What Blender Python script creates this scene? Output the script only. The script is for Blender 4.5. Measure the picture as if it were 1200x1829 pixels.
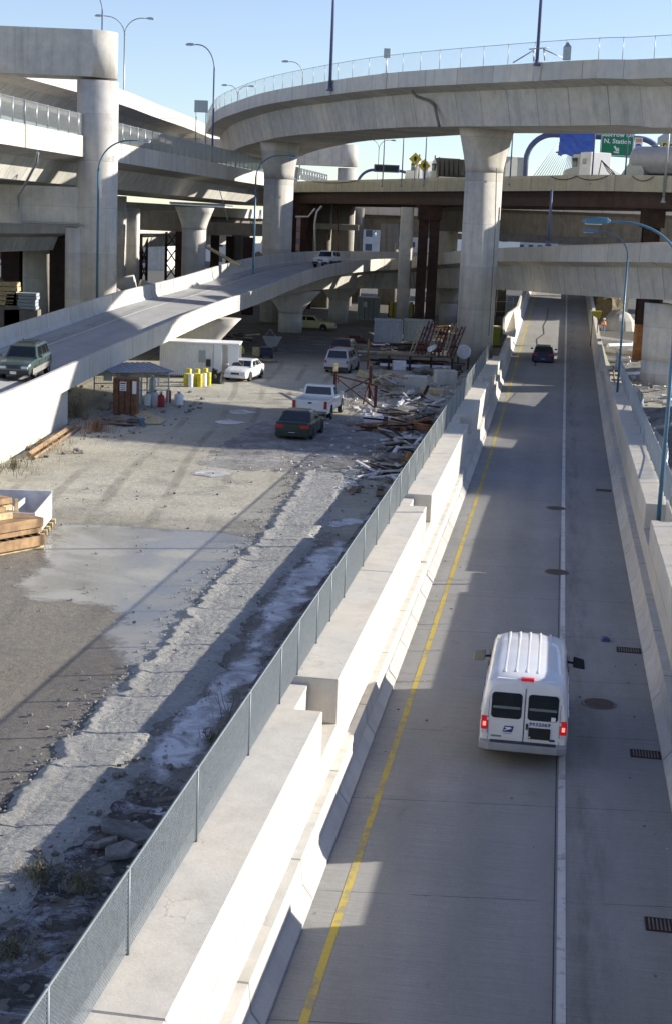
import bpy, bmesh, math, random
from mathutils import Vector, Matrix, noise
random.seed(7)
for o in list(bpy.data.objects): bpy.data.objects.remove(o)
S=bpy.context.scene; C=S.collection
rad=math.radians
# ------------------------------------------------------------ camera
F=2624.; CX,CY=600.,914.5; H=9.8
PITCH=rad(11.1); ROLL=rad(2.4)
cp,sp=math.cos(PITCH),math.sin(PITCH); cr,sr=math.cos(ROLL),math.sin(ROLL)
fw=Vector((0,cp,-sp)); r0=Vector((1,0,0)); u0=Vector((0,sp,cp))
RR=cr*r0+sr*u0; UU=-sr*r0+cr*u0
cam=bpy.data.cameras.new('camera'); co=bpy.data.objects.new('camera',cam); C.objects.link(co)
M=Matrix((RR,UU,-fw)).transposed().to_4x4(); M.translation=Vector((0,0,H)); co.matrix_world=M
cam.sensor_fit='VERTICAL'; cam.sensor_height=36; cam.lens=F/1829*36; cam.clip_end=6000; cam.clip_start=.5
S.camera=co
# ------------------------------------------------------------ light
SUN_AZ=rad(78); SUN_EL=rad(20.3)
w=bpy.data.worlds.new('World'); S.world=w; w.use_nodes=True
nt=w.node_tree; bg=nt.nodes['Background']; sky=nt.nodes.new('ShaderNodeTexSky')
sky.sky_type='NISHITA'; sky.sun_disc=False; sky.sun_elevation=SUN_EL; sky.sun_rotation=SUN_AZ
sky.air_density=1.0; sky.dust_density=.0; sky.ozone_density=4.; sky.altitude=0
hs=nt.nodes.new('ShaderNodeHueSaturation'); hs.inputs['Saturation'].default_value=.82; hs.inputs['Hue'].default_value=.515; nt.links.new(sky.outputs[0],hs.inputs['Color']); nt.links.new(hs.outputs[0],bg.inputs[0]); bg.inputs[1].default_value=.097
sd=Vector((math.sin(SUN_AZ)*math.cos(SUN_EL),math.cos(SUN_AZ)*math.cos(SUN_EL),math.sin(SUN_EL)))
sl=bpy.data.lights.new('sun','SUN'); so=bpy.data.objects.new('sun',sl); C.objects.link(so)
so.rotation_euler=sd.to_track_quat('Z','Y').to_euler(); sl.energy=4.6; sl.angle=rad(.53); sl.color=(1,.93,.82)
S.view_settings.view_transform='Standard'; S.view_settings.look='None'; S.view_settings.gamma=1
S.view_settings.exposure=1.0
S.cycles.max_bounces=6
# ------------------------------------------------------------ helpers
def ray(px,py):
    return fw+RR*((px-CX)/F)-UU*((py-CY)/F)
def PZ(px,py,z=-1.):                 # point of the plane z seen at a photo pixel
    d=ray(px,py); t=(z-H)/d.z; return Vector((d.x*t,d.y*t,z))
def PY(px,py,y):                     # point at distance y seen at a photo pixel
    d=ray(px,py); t=y/d.y; return Vector((d.x*t,y,H+d.z*t))
TH=math.atan(.1445); ct,st=math.cos(TH),math.sin(TH)
def R(u,v,z=0.): return Vector((u*ct+v*st,-u*st+v*ct,z))   # ramp road frame: u across, v along
YAW=-TH
def roadz(v):
    if v<55: return -2.3
    if v<110: return -2.3+.042*(v-55)**2/110
    return -2.3+.042*27.5+.042*(v-110)
GZ=-1.

class MB:
    def __init__(s): s.v=[];s.f=[];s.uv={};s.sm=set()
    def add(s,vs,fs,uvs=None,smooth=False):
        o=len(s.v); s.v+= [Vector(a) for a in vs]
        for i,f in enumerate(fs):
            if uvs: s.uv[len(s.f)]=uvs[i]
            if smooth: s.sm.add(len(s.f))
            s.f.append([o+k for k in f])
        return s
    def box(s,c,d,rz=0.,rx=0.,ry=0.,taper=1.):
        c=Vector(c); m=Matrix.Rotation(rz,3,'Z')@Matrix.Rotation(ry,3,'Y')@Matrix.Rotation(rx,3,'X')
        vs=[]
        for z in(-1,1):
            k=taper if z>0 else 1
            for x,y in((-1,-1),(1,-1),(1,1),(-1,1)): vs.append(c+m@Vector((x*d[0]/2*k,y*d[1]/2*k,z*d[2]/2)))
        return s.add(vs,[(3,2,1,0),(4,5,6,7),(0,1,5,4),(1,2,6,5),(2,3,7,6),(3,0,4,7)])
    def bb(s,x0,x1,y0,y1,z0,z1): return s.box(((x0+x1)/2,(y0+y1)/2,(z0+z1)/2),(x1-x0,y1-y0,z1-z0))
    def rbox(s,u0,u1,v0,v1,z0,z1):   # box in the road frame
        return s.box(R((u0+u1)/2,(v0+v1)/2,(z0+z1)/2),(u1-u0,v1-v0,z1-z0),rz=YAW)
    def prism(s,pts,z0,z1):
        n=len(pts); a=sum(pts[i][0]*pts[(i+1)%n][1]-pts[(i+1)%n][0]*pts[i][1] for i in range(n))
        if a<0: pts=pts[::-1]
        vs=[(p[0],p[1],z0) for p in pts]+[(p[0],p[1],z1) for p in pts]
        return s.add(vs,[tuple(range(n))[::-1],tuple(range(n,2*n))]+[(i,(i+1)%n,n+(i+1)%n,n+i) for i in range(n)])
    def extr(s,pts,d):               # polygon of 3D points extruded by vector d
        n=len(pts); d=Vector(d); vs=[Vector(p) for p in pts]+[Vector(p)+d for p in pts]
        return s.add(vs,[tuple(range(n))[::-1],tuple(range(n,2*n))]+[(i,(i+1)%n,n+(i+1)%n,n+i) for i in range(n)])
    def tube(s,pts,r,n=8,caps=True,smooth=True):
        pts=[Vector(p) for p in pts]; rs=r if isinstance(r,(list,tuple)) else [r]*len(pts)
        vs=[];up=None
        for i,p in enumerate(pts):
            t=(pts[min(i+1,len(pts)-1)]-pts[max(i-1,0)]).normalized()
            if up is None:
                up=Vector((0,0,1)) if abs(t.z)<.9 else Vector((1,0,0))
            a=t.cross(up).normalized(); b=a.cross(t).normalized(); up=b
            for k in range(n):
                g=2*math.pi*k/n; vs.append(p+(a*math.cos(g)+b*math.sin(g))*rs[i])
        fs=[]
        for i in range(len(pts)-1):
            for k in range(n):
                k2=(k+1)%n; fs.append((i*n+k,i*n+k2,(i+1)*n+k2,(i+1)*n+k))
        s.add(vs,fs,smooth=smooth)
        if caps:
            o=len(s.v)-len(vs); s.f.append([o+k for k in range(n)][::-1]); s.f.append([o+(len(pts)-1)*n+k for k in range(n)])
        return s
    def lathe(s,c,prof,n=16,smooth=True):
        c=Vector(c); vs=[]
        for r,z in prof:
            for k in range(n):
                g=2*math.pi*k/n; vs.append(c+Vector((r*math.cos(g),r*math.sin(g),z)))
        fs=[]
        for i in range(len(prof)-1):
            for k in range(n):
                k2=(k+1)%n; fs.append((i*n+k,i*n+k2,(i+1)*n+k2,(i+1)*n+k))
        o=len(s.v); s.add(vs,fs,smooth=smooth)
        s.f.append([o+k for k in range(n)][::-1]); s.f.append([o+(len(prof)-1)*n+k for k in range(n)])
        return s
    def sweep(s,path,secf,side=1,closed=True,caps=True,smooth=False):
        # section (offset to the left of travel * side, z above path); secf(i) or a list
        n=len(path); arc=0; rings=[]; arcs=[]
        for i,p in enumerate(path):
            if i: arc+=(p-path[i-1]).length
            t=path[min(i+1,n-1)]-path[max(i-1,0)]; t.z=0; t.normalize()
            nn=Vector((-t.y,t.x,0))*side
            sec=secf(i) if callable(secf) else secf
            rings.append([p+nn*a+Vector((0,0,b)) for a,b in sec]); arcs.append(arc)
        m=len(rings[0]); sec=secf(0) if callable(secf) else secf
        per=[0]
        for k in range(m): a=sec[k];b=sec[(k+1)%m]; per.append(per[-1]+math.hypot(a[0]-b[0],a[1]-b[1]))
        vs=[q for r_ in rings for q in r_]; fs=[];uv=[]
        for i in range(n-1):
            for k in range(m if closed else m-1):
                k2=(k+1)%m; f=(i*m+k,i*m+k2,(i+1)*m+k2,(i+1)*m+k)
                u=[(arcs[i],per[k]),(arcs[i],per[k+1]),(arcs[i+1],per[k+1]),(arcs[i+1],per[k])]
                if side<0: pass
                fs.append(f); uv.append(u)
        s.add(vs,fs,uv,smooth=smooth)
        if caps and closed:
            o=len(s.v)-len(vs); s.f.append([o+k for k in range(m)][::-1]); s.f.append([o+(n-1)*m+k for k in range(m)])
        return s
    def build(s,name,mat,parent=None,bevel=0,fix=True):
        off=Vector((0,0,0))
        if parent is not None and parent.get('_w'): off=Vector(parent['_w'])
        me=bpy.data.meshes.new(name); me.from_pydata([tuple(a-off) for a in s.v],[],s.f)
        if s.uv:
            l=me.uv_layers.new(name='UVMap')
            for fi,uv in s.uv.items():
                p=me.polygons[fi]
                for k,li in enumerate(p.loop_indices): l.data[li].uv=uv[k]
        for fi in s.sm: me.polygons[fi].use_smooth=True
        if fix:
            b=bmesh.new(); b.from_mesh(me); bmesh.ops.recalc_face_normals(b,faces=b.faces); b.to_mesh(me); b.free()
        o=bpy.data.objects.new(name,me); C.objects.link(o)
        if mat: me.materials.append(mat)
        if parent is not None: o.parent=parent; o['_w']=tuple(off)
        if bevel:
            bv=o.modifiers.new('bevel','BEVEL'); bv.width=bevel; bv.segments=1; bv.limit_method='ANGLE'; bv.angle_limit=rad(50)
        return o
def tag(o,label=None,cat=None,group=None,kind=None):
    if label:o['label']=label
    if cat:o['category']=cat
    if group:o['group']=group
    if kind:o['kind']=kind
    return o
def thing(name,label,cat,loc=(0,0,0),group=None,world=True,rz=0.):
    o=bpy.data.objects.new(name,None); C.objects.link(o); o.location=loc; o.rotation_euler.z=rz; o.empty_display_size=.3
    if world and not rz: o['_w']=tuple(loc)
    return tag(o,label,cat,group)
def dup(root,loc,rz=None,label=None,group=None):
    def cp_(o,par):
        c=o.copy(); C.objects.link(c)
        if par is not None: c.parent=par
        for ch in [x for x in kids.get(o.name,[])]: cp_(ch,c)
        return c
    kids={}
    for x in bpy.data.objects:
        if x.parent: kids.setdefault(x.parent.name,[]).append(x)
    r=cp_(root,None); r.location=loc
    if rz is not None: r.rotation_euler.z=rz
    if label:r['label']=label
    if group:r['group']=group
    return r
def smooth_path(pts,step=2.):
    pts=[Vector(p) for p in pts]; P=[2*pts[0]-pts[1]]+pts+[2*pts[-1]-pts[-2]]; out=[]
    for i in range(1,len(P)-2):
        n=max(1,int((P[i+1]-P[i]).length/step))
        for k in range(n):
            t=k/n; a,b,c,d=P[i-1],P[i],P[i+1],P[i+2]
            out.append(.5*((2*b)+(c-a)*t+(2*a-5*b+4*c-d)*t*t+(3*b-a-3*c+d)*t**3))
    out.append(pts[-1]); return out
def resample(path,step):
    out=[path[0].copy()]; acc=0; 
    for i in range(1,len(path)):
        a,b=path[i-1],path[i]; L=(b-a).length; d=step-acc
        while d<=L: out.append(a.lerp(b,d/L)); d+=step
        acc=(acc+L)%step if L else acc
    return out
def lateral(path,i,side):
    n=len(path); t=path[min(i+1,n-1)]-path[max(i-1,0)]; t.z=0; t.normalize(); return Vector((-t.y,t.x,0))*side
# ------------------------------------------------------------ materials
def newmat(n):
    m=bpy.data.materials.new(n); m.use_nodes=True; t=m.node_tree; return m,t,t.nodes['Principled BSDF']
def plain(n,col,rough=.6,metal=0,spec=None,var=.12,scale=3.,bump=0.,coat=0.):
    m,t,b=newmat(n); b.inputs['Roughness'].default_value=rough; b.inputs['Metallic'].default_value=metal
    if coat: b.inputs['Coat Weight'].default_value=coat
    tc=t.nodes.new('ShaderNodeTexCoord'); nz=t.nodes.new('ShaderNodeTexNoise'); nz.inputs['Scale'].default_value=scale; nz.inputs['Detail'].default_value=6
    t.links.new(tc.outputs['Object'],nz.inputs['Vector'])
    r=t.nodes.new('ShaderNodeMapRange'); r.inputs[1].default_value=.3; r.inputs[2].default_value=.7; r.inputs[3].default_value=1-var; r.inputs[4].default_value=1+var
    t.links.new(nz.outputs['Fac'],r.inputs[0])
    mx=t.nodes.new('ShaderNodeMix'); mx.data_type='RGBA'; mx.blend_type='MULTIPLY'; mx.inputs[0].default_value=1
    mx.inputs[6].default_value=(*col,1); t.links.new(r.outputs[0],mx.inputs[7]); t.links.new(mx.outputs[2],b.inputs['Base Color'])
    if bump:
        bp=t.nodes.new('ShaderNodeBump'); bp.inputs['Strength'].default_value=bump; bp.inputs['Distance'].default_value=.03
        t.links.new(nz.outputs['Fac'],bp.inputs['Height']); t.links.new(bp.outputs[0],b.inputs['Normal'])
    return m
class NB:
    def __init__(s,t): s.t=t
    def n(s,k,**kw):
        x=s.t.nodes.new(k)
        for a,b in kw.items(): setattr(x,a,b)
        return x
    def l(s,a,b): s.t.links.new(a,b)
    def noise(s,vec,scale,detail=6,rough=.6,dist=0):
        x=s.n('ShaderNodeTexNoise'); x.inputs['Scale'].default_value=scale; x.inputs['Detail'].default_value=detail; x.inputs['Roughness'].default_value=rough; x.inputs['Distortion'].default_value=dist
        s.l(vec,x.inputs['Vector']); return x.outputs['Fac']
    def mapr(s,v,a,b,c,d):
        x=s.n('ShaderNodeMapRange'); 
        for i,q in enumerate((a,b,c,d)): x.inputs[i+1].default_value=q
        s.l(v,x.inputs[0]); return x.outputs[0]
    def mix(s,f,a,b,mode='MIX'):
        x=s.n('ShaderNodeMix',data_type='RGBA',blend_type=mode)
        for i,q in((0,f),(6,a),(7,b)):
            if hasattr(q,'links'): s.l(q,x.inputs[i])
            elif i==0: x.inputs[0].default_value=q
            else: x.inputs[i].default_value=(*q,1) if len(q)==3 else q
        return x.outputs[2]
    def math(s,op,a,b=0.,c=0.):
        x=s.n('ShaderNodeMath',operation=op)
        for i,q in enumerate((a,b,c)):
            if hasattr(q,'links'): s.l(q,x.inputs[i])
            else: x.inputs[i].default_value=q
        return x.outputs[0]
    def scl(s,vec,v3):
        x=s.n('ShaderNodeMapping'); x.inputs['Scale'].default_value=v3; s.l(vec,x.inputs['Vector']); return x.outputs[0]
    def bump(s,h,strength,dist,b):
        x=s.n('ShaderNodeBump'); x.inputs['Strength'].default_value=strength; x.inputs['Distance'].default_value=dist; s.l(h,x.inputs['Height']); s.l(x.outputs[0],b.inputs['Normal'])
def concrete(n,col=(.40,.385,.35),joint=0.,stain=.35,lift=0.,board=0.,var=.16):
    m,t,b=newmat(n); k=NB(t); b.inputs['Roughness'].default_value=.88; b.inputs['Specular IOR Level'].default_value=.25
    geo=k.n('ShaderNodeNewGeometry'); P=geo.outputs['Position']
    big=k.noise(P,.22,4); med=k.noise(P,1.3,8,.65); fine=k.noise(P,22,4,.7)
    streak=k.noise(k.scl(P,(1.6,1.6,.09)),1.,5,.65)
    f=k.math('MULTIPLY',k.mapr(big,.3,.7,1-var*.7,1+var*.7),k.mapr(med,.25,.75,1-var,1+var))
    f=k.math('MULTIPLY',f,k.mapr(fine,.3,.7,.94,1.06))
    f=k.math('MULTIPLY',f,k.mapr(streak,.48,.8,1.,1-stain))
    col2=k.mix(k.mapr(big,.35,.65,0,1),col,tuple(c*a for c,a in zip(col,(1.02,.97,.9))))
    out=k.mix(1.,col2,f,'MULTIPLY')
    vo=k.n('ShaderNodeTexVoronoi',feature='DISTANCE_TO_EDGE'); vo.inputs['Scale'].default_value=.55; wv=k.n('ShaderNodeVectorMath',operation='ADD'); nz3=k.n('ShaderNodeTexNoise'); nz3.inputs['Scale'].default_value=1.4; nz3.inputs['Detail'].default_value=6; k.l(P,nz3.inputs['Vector']); sc3=k.n('ShaderNodeVectorMath',operation='SCALE'); sc3.inputs['Scale'].default_value=.9; k.l(nz3.outputs['Color'],sc3.inputs[0]); k.l(P,wv.inputs[0]); k.l(sc3.outputs[0],wv.inputs[1]); k.l(wv.outputs[0],vo.inputs['Vector'])
    crk=k.math('MULTIPLY',k.math('LESS_THAN',vo.outputs['Distance'],.004),k.mapr(k.noise(P,.5,2),.56,.64,0,.32)); out=k.mix(crk,out,(.09,.085,.08))
    spt=k.noise(P,6.,5,.75); out=k.mix(k.mapr(spt,.66,.74,0,.35),out,(.13,.12,.10))
    if board:   # horizontal pour lines
        sp_=k.n('ShaderNodeSeparateXYZ'); k.l(P,sp_.inputs[0])
        fr=k.math('FRACT',k.math('DIVIDE',sp_.outputs[2],board)); ln=k.math('LESS_THAN',fr,.03/board)
        out=k.mix(k.math('MULTIPLY',ln,.35),out,(.1,.1,.09))
        cell=k.math('FLOOR',k.math('DIVIDE',sp_.outputs[2],board)); wn=k.n('ShaderNodeTexWhiteNoise',noise_dimensions='1D'); k.l(cell,wn.inputs['W'])
        out=k.mix(1.,out,k.mapr(wn.outputs['Value'],0,1,.9,1.08),'MULTIPLY')
    if joint:
        uv=k.n('ShaderNodeUVMap'); sp2=k.n('ShaderNodeSeparateXYZ'); k.l(uv.outputs[0],sp2.inputs[0])
        q=k.math('DIVIDE',sp2.outputs[0],joint); fr=k.math('FRACT',q); ln=k.math('LESS_THAN',fr,.07/joint)
        out=k.mix(k.math('MULTIPLY',ln,.6),out,(.09,.09,.085))
        cell=k.math('FLOOR',q); wn=k.n('ShaderNodeTexWhiteNoise',noise_dimensions='1D'); k.l(cell,wn.inputs['W'])
        out=k.mix(1.,out,k.mapr(wn.outputs['Value'],0,1,.9,1.06),'MULTIPLY')
    k.l(out,b.inputs['Base Color'])
    k.bump(k.math('ADD',med,k.math('MULTIPLY',fine,.35)),.35,.03,b)
    return m
def rust(n,col=(.12,.045,.025),col2=(.3,.12,.05),rough=.85):
    m,t,b=newmat(n); k=NB(t); b.inputs['Roughness'].default_value=rough
    tc=k.n('ShaderNodeTexCoord'); a=k.noise(tc.outputs['Object'],1.5,8,.7); c=k.noise(k.scl(tc.outputs['Object'],(6,6,.8)),1.,6,.7)
    o=k.mix(k.mapr(a,.4,.65,0,1),col,col2); o=k.mix(k.mapr(c,.5,.75,0,.6),o,tuple(x*.5 for x in col)); k.l(o,b.inputs['Base Color'])
    k.bump(a,.3,.02,b); return m
M_CON=concrete('concrete',(.51,.505,.48))
M_CONW=concrete('pale_concrete',(.55,.53,.48),stain=.18,var=.1)
M_PAR=concrete('parapet_concrete',(.54,.53,.50),joint=4.5,stain=.22,var=.1)
M_GIRD=concrete('girder_concrete',(.51,.505,.475),joint=3.4,stain=.3)
M_COL=concrete('column_concrete',(.52,.515,.495),board=3.4,stain=.3)
M_DARKCON=concrete('shade_dark_concrete',(.20,.19,.17),stain=.5)  # darkened to put shade under the decks into the colour; also plain dark concrete
M_RUST=rust('rusted_steel',(.022,.012,.010),(.055,.024,.017))
M_RUSTL=rust('orange_rusted_steel',(.19,.075,.03),(.38,.19,.08))
M_GIRS=rust('brown_painted_girder',(.042,.024,.020),(.065,.038,.031),.7)
M_BLUE=plain('blue_pole_paint',(.06,.155,.24),.4,0,var=.15,scale=2)
M_PURP=plain('dark_blue_paint',(.09,.11,.22),.45)
M_GALV=plain('galvanised_steel',(.35,.39,.41),.42,.6,scale=8)
M_GALVD=plain('dull_galvanised_wire',(.36,.39,.39),.6,.2,scale=8)
M_WHITE=plain('white_paint',(.78,.78,.76),.45,var=.05)
M_DARK=plain('dark_void',(.02,.02,.02),.8)
M_RUB=plain('black_rubber',(.02,.02,.02),.85)
M_GLASS=plain('dark_glass',(.012,.016,.02),.08,var=.3,coat=.5)
M_CHROME=plain('chrome',(.6,.6,.6),.2,1)
M_YEL=plain('yellow_paint',(.62,.5,.04),.5)
M_WOOD=plain('weathered_timber',(.30,.24,.17),.85,var=.35,scale=5,bump=.4)
M_WOODL=plain('pale_new_timber',(.5,.39,.22),.8,var=.3,scale=5,bump=.4)
def roadmat(name='grooved_concrete_road',base=(.278,.276,.266)):
    m,t,b=newmat(name); k=NB(t); b.inputs['Roughness'].default_value=.85; b.inputs['Specular IOR Level'].default_value=.3
    uv=k.n('ShaderNodeUVMap').outputs[0]; sp_=k.n('ShaderNodeSeparateXYZ'); k.l(uv,sp_.inputs[0]); al,ac=sp_.outputs[0],sp_.outputs[1]
    big=k.noise(uv,.12,4); med=k.noise(k.scl(uv,(.25,1.2,1)),1.,7,.65); fine=k.noise(uv,30,3,.8)
    tine=k.noise(k.scl(uv,(28,.7,1)),1.,2,.6)
    sp2=k.noise(uv,7,5,.8)
    f=k.math('MULTIPLY',k.mapr(big,.3,.7,.87,1.12),k.mapr(med,.25,.75,.9,1.1))
    f=k.math('MULTIPLY',f,k.mapr(fine,.3,.7,.86,1.14)); f=k.math('MULTIPLY',f,k.mapr(tine,.3,.7,.9,1.1)); f=k.math('MULTIPLY',f,k.mapr(sp2,.3,.7,.93,1.07))
    wp=k.math('SINE',k.math('MULTIPLY',ac,3.6)); f=k.math('MULTIPLY',f,k.mapr(wp,-1,1,.95,1.03))
    out=k.mix(1.,base,f,'MULTIPLY')
    fr=k.math('FRACT',k.math('DIVIDE',k.math('ADD',al,k.math('MULTIPLY',ac,-.13)),4.6)); ln=k.math('LESS_THAN',fr,.006)
    brk=k.mapr(k.noise(uv,.9,2),.38,.5,0,1)
    out=k.mix(k.math('MULTIPLY',k.math('MULTIPLY',ln,brk),.65),out,(.03,.03,.03))
    lane=k.math('ABSOLUTE',k.math('SUBTRACT',ac,5.15)); oil=k.math('MULTIPLY',k.mapr(lane,0,.8,1,0),k.mapr(k.noise(k.scl(uv,(.35,2.5,1)),1.,6,.7),.42,.66,0,.5)); out=k.mix(oil,out,(.085,.08,.075))
    pt=k.noise(uv,.35,3,.5); out=k.mix(k.mapr(pt,.57,.6,0,.22),out,(.30,.295,.28))
    gut=k.math('MULTIPLY',k.mapr(k.math('ABSOLUTE',k.math('SUBTRACT',ac,3.75)),3.1,3.8,0,1),k.mapr(k.noise(uv,2.,6,.7),.4,.65,.1,.55)); out=k.mix(gut,out,(.12,.11,.095))
    # longitudinal joint beside the white line, oil drips, small pale spots
    st_=k.noise(k.scl(uv,(1.1,1.5,1)),.8,5,.7); out=k.mix(k.mapr(st_,.62,.75,0,.35),out,(.07,.068,.06))
    v=k.n('ShaderNodeTexVoronoi'); v.inputs['Scale'].default_value=.9; k.l(uv,v.inputs['Vector']); out=k.mix(k.math('LESS_THAN',v.outputs['Distance'],.028),out,(.5,.5,.48))
    k.l(out,b.inputs['Base Color']); k.bump(k.math('ADD',fine,tine),.3,.01,b); return m
M_ROAD=roadmat(); M_ROAD2=roadmat('pale_concrete_deck',(.36,.362,.355))
def linemat(n,col,wear=.62):
    m,t,b=newmat(n); k=NB(t); b.inputs['Roughness'].default_value=.7
    P=k.n('ShaderNodeNewGeometry').outputs['Position']; a=k.noise(P,3.,8,.75); c=k.noise(P,.5,3)
    f=k.math('ADD',a,k.math('MULTIPLY',k.math('SUBTRACT',c,.5),.5)); out=k.mix(k.mapr(f,wear-.06,wear+.06,0,.75),col,(.2,.2,.17)); out=k.mix(1.,out,k.mapr(a,.3,.7,.85,1.1),'MULTIPLY')
    k.l(out,b.inputs['Base Color']); return m
M_YLINE=linemat('yellow_road_line',(.50,.38,.06),.54); M_WLINE=linemat('white_road_line',(.60,.60,.58),.6)
def dirtmat():
    m,t,b=newmat('packed_dirt'); k=NB(t); P=k.n('ShaderNodeNewGeometry').outputs['Position']
    a=k.noise(P,.07,5,.6,.3); c=k.noise(P,.5,8,.7,.4); d=k.noise(P,4,8,.75); e=k.noise(P,25,4,.8)
    rut=k.noise(k.scl(P,(1.2,.5,1)),.9,6,.7,1.2)
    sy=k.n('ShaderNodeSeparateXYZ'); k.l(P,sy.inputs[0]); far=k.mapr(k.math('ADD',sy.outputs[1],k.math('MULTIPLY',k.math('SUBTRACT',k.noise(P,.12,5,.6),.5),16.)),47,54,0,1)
    o=k.mix(k.mapr(a,.38,.62,0,1),(.18,.162,.132),(.23,.212,.178)); o=k.mix(far,o,k.mix(k.mapr(a,.38,.62,0,1),(.35,.33,.265),(.445,.425,.35))); o=k.mix(k.mapr(sy.outputs[1],112,124,0,1),o,(.12,.115,.10)); o=k.mix(k.mapr(c,.48,.72,0,.6),o,(.16,.15,.125)); o=k.mix(k.mapr(rut,.6,.8,0,.35),o,(.28,.26,.22))  # far ground darker: dark mud, with shade under the ramp put into the colour
    tv=k.n('ShaderNodeTexWave',wave_type='BANDS',bands_direction='X'); tv.inputs['Scale'].default_value=.16; tv.inputs['Distortion'].default_value=7.; tv.inputs['Detail'].default_value=3.; tv.inputs['Detail Scale'].default_value=.35; k.l(k.scl(P,(1,.35,1)),tv.inputs['Vector']); trk=k.math('MULTIPLY',k.mapr(tv.outputs['Fac'],.84,.97,0,1),k.mapr(k.noise(P,.2,3),.42,.55,0,.4)); o=k.mix(trk,o,(.13,.12,.10))
    o=k.mix(1.,o,k.mapr(d,.3,.7,.78,1.22),'MULTIPLY'); o=k.mix(k.mapr(e,.62,.75,0,.5),o,(.42,.40,.36))
    k.l(o,b.inputs['Base Color']); k.l(k.mapr(c,.5,.62,.95,.55),b.inputs['Roughness']); b.inputs['Specular IOR Level'].default_value=.3
    h=k.math('ADD',k.math('MULTIPLY',rut,.6),k.math('ADD',d,k.math('MULTIPLY',e,.25))); k.bump(h,.8,.06,b); return m
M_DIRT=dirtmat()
# ============================================================ setting
def struct(o): o['kind']='structure'; return o
# ground sheet with a trench for the ramp road
g=MB()
us=[-1500,-400,-150,-60,-4.6,4.55,60,150,400,1500]; vs_=[-60,20,60,120,180,240,300,450,700,1200,2400]
idx={}
for i,u in enumerate(us):
    for j,v in enumerate(vs_):
        p=R(u,v,GZ); idx[i,j]=len(g.v); g.v.append(p)
for i in range(len(us)-1):
    for j in range(len(vs_)-1):
        if us[i]==-4.6 and vs_[j]<300: continue
        g.f.append([idx[i,j],idx[i+1,j],idx[i+1,j+1],idx[i,j+1]])
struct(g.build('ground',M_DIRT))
# ramp road
vv=[2+i*2. for i in range(150)]
rp=[R(0,v,roadz(v)) for v in vv]
struct(MB().sweep(rp,[(3.9,0),(-4.0,0),(-4.0,-.5),(3.9,-.5)]).build('road',M_ROAD))
def stripe(name,u,wd,mat,v0=2,v1=250):
    p=[R(u,v,roadz(v)+.006) for v in vv if v0<=v<=v1]
    m=MB(); n=len(p)
    for i,q in enumerate(p):
        a=R(wd/2,0); m.v+= [q-a,q+a]
    for i in range(n-1): m.f.append([2*i,2*i+1,2*i+3,2*i+2])
    return struct(m.build(name,mat))
stripe('road_marking',-3.13,.145,M_YLINE); stripe('road_marking',.79,.155,M_WLINE)
stripe('road_joint',.66,.018,M_DARK,2,60)

# ============================================================ retaining walls and barriers
def jersey(side,u_base,name,label,v0,v1,light=M_PAR):
    t=thing(name,label,'concrete barrier',R(u_base,v0,roadz(v0)))
    p=[R(u_base,v,roadz(v)) for v in [v0+i*2 for i in range(int((v1-v0)/2)+1)]]
    s=[(0,-.3),(0,.08),(.19,.33),(.24,.8),(.60,.8),(.60,-.3)]
    MB().sweep(p,s,side=side).build('barrier_face',light,t); return t
jersey(1,-3.68,'road_barrier','pale concrete barrier along the yellow line at the foot of the left wall',2,112)
jersey(-1,3.13,'road_barrier','shaded grey concrete barrier along the right edge of the lower road',2,112)
def wall(name,label,sgn,uf,ub,notches,v0,v1,ztop=.25,tall=None):
    t=thing(name,label,'retaining wall',R(uf,v0,-2.3))
    lo,hi=min(uf,ub),max(uf,ub)
    # body up to the shelf
    MB().rbox(lo,hi,v0,v1,-3.2,-.75).build('wall_base',M_CONW,t)
    a=v0
    for n0,n1 in notches+[(v1,v1)]:
        if n0>a:
            k=a
            L=(n0-a)/max(1,round((n0-a)/10.))
            while k<n0-.1:
                e=min(n0,k+L); zt=ztop
                if tall and k<tall[0]: zt=tall[1]
                MB().rbox(lo,hi,k+.012,e-.012,-.747,zt).build('wall_block',M_CONW,t,bevel=.02); k=e
        a=n1
    return t
LW=wall('retaining_wall','sunlit white concrete retaining wall beside the yard under the fence',-1,-4.1,-5.2,[(27.7,29.8),(50.3,52.5),(73.1,77.0),(94.8,98.3)],4,112)
RW=wall('retaining_wall','shaded concrete retaining wall on the right side holding the blue lamps',1,3.62,4.55,[(26.2,29.2),(50.9,54.1),(93.0,96.6)],4,112,ztop=.2,tall=(38,1.15))  # unseen near blocks raised to cast shade on the left barrier
MB().rbox(4.3,4.55,26.2,29.2,-.747,.46).build('back_panel',M_CONW,RW); MB().rbox(4.35,4.55,50.9,54.1,-.747,.38).build('back_panel',M_CONW,RW)  # nearer panel is out of view, added to trim the sun patch
for n0,n1 in[(27.7,29.8),(50.3,52.5),(73.1,77.0),(94.8,98.3)]:
    MB().rbox(-5.2,-4.75,n0+.004,n1-.004,-.747,.1).build('back_panel',M_CONW,LW)
# bridge parapets of the ramp road further on
def farpar(u,side,label):
    t=thing('ramp_parapet',label,'parapet',R(u,112,roadz(112)))
    p=[R(u,v,roadz(v)) for v in range(112,262,3)]
    MB().sweep(p,[(0,-1.),(0,.08),(.19,.33),(.26,1.25),(.6,1.25),(.6,-1.)],side=side).build('parapet_wall',M_PAR,t)
    return t
fl=farpar(-3.68,1,'sunlit left parapet where the lower road climbs under the crossing bridge'); fr_=farpar(3.13,-1,'shaded right parapet where the lower road climbs under the crossing bridge')
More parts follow.
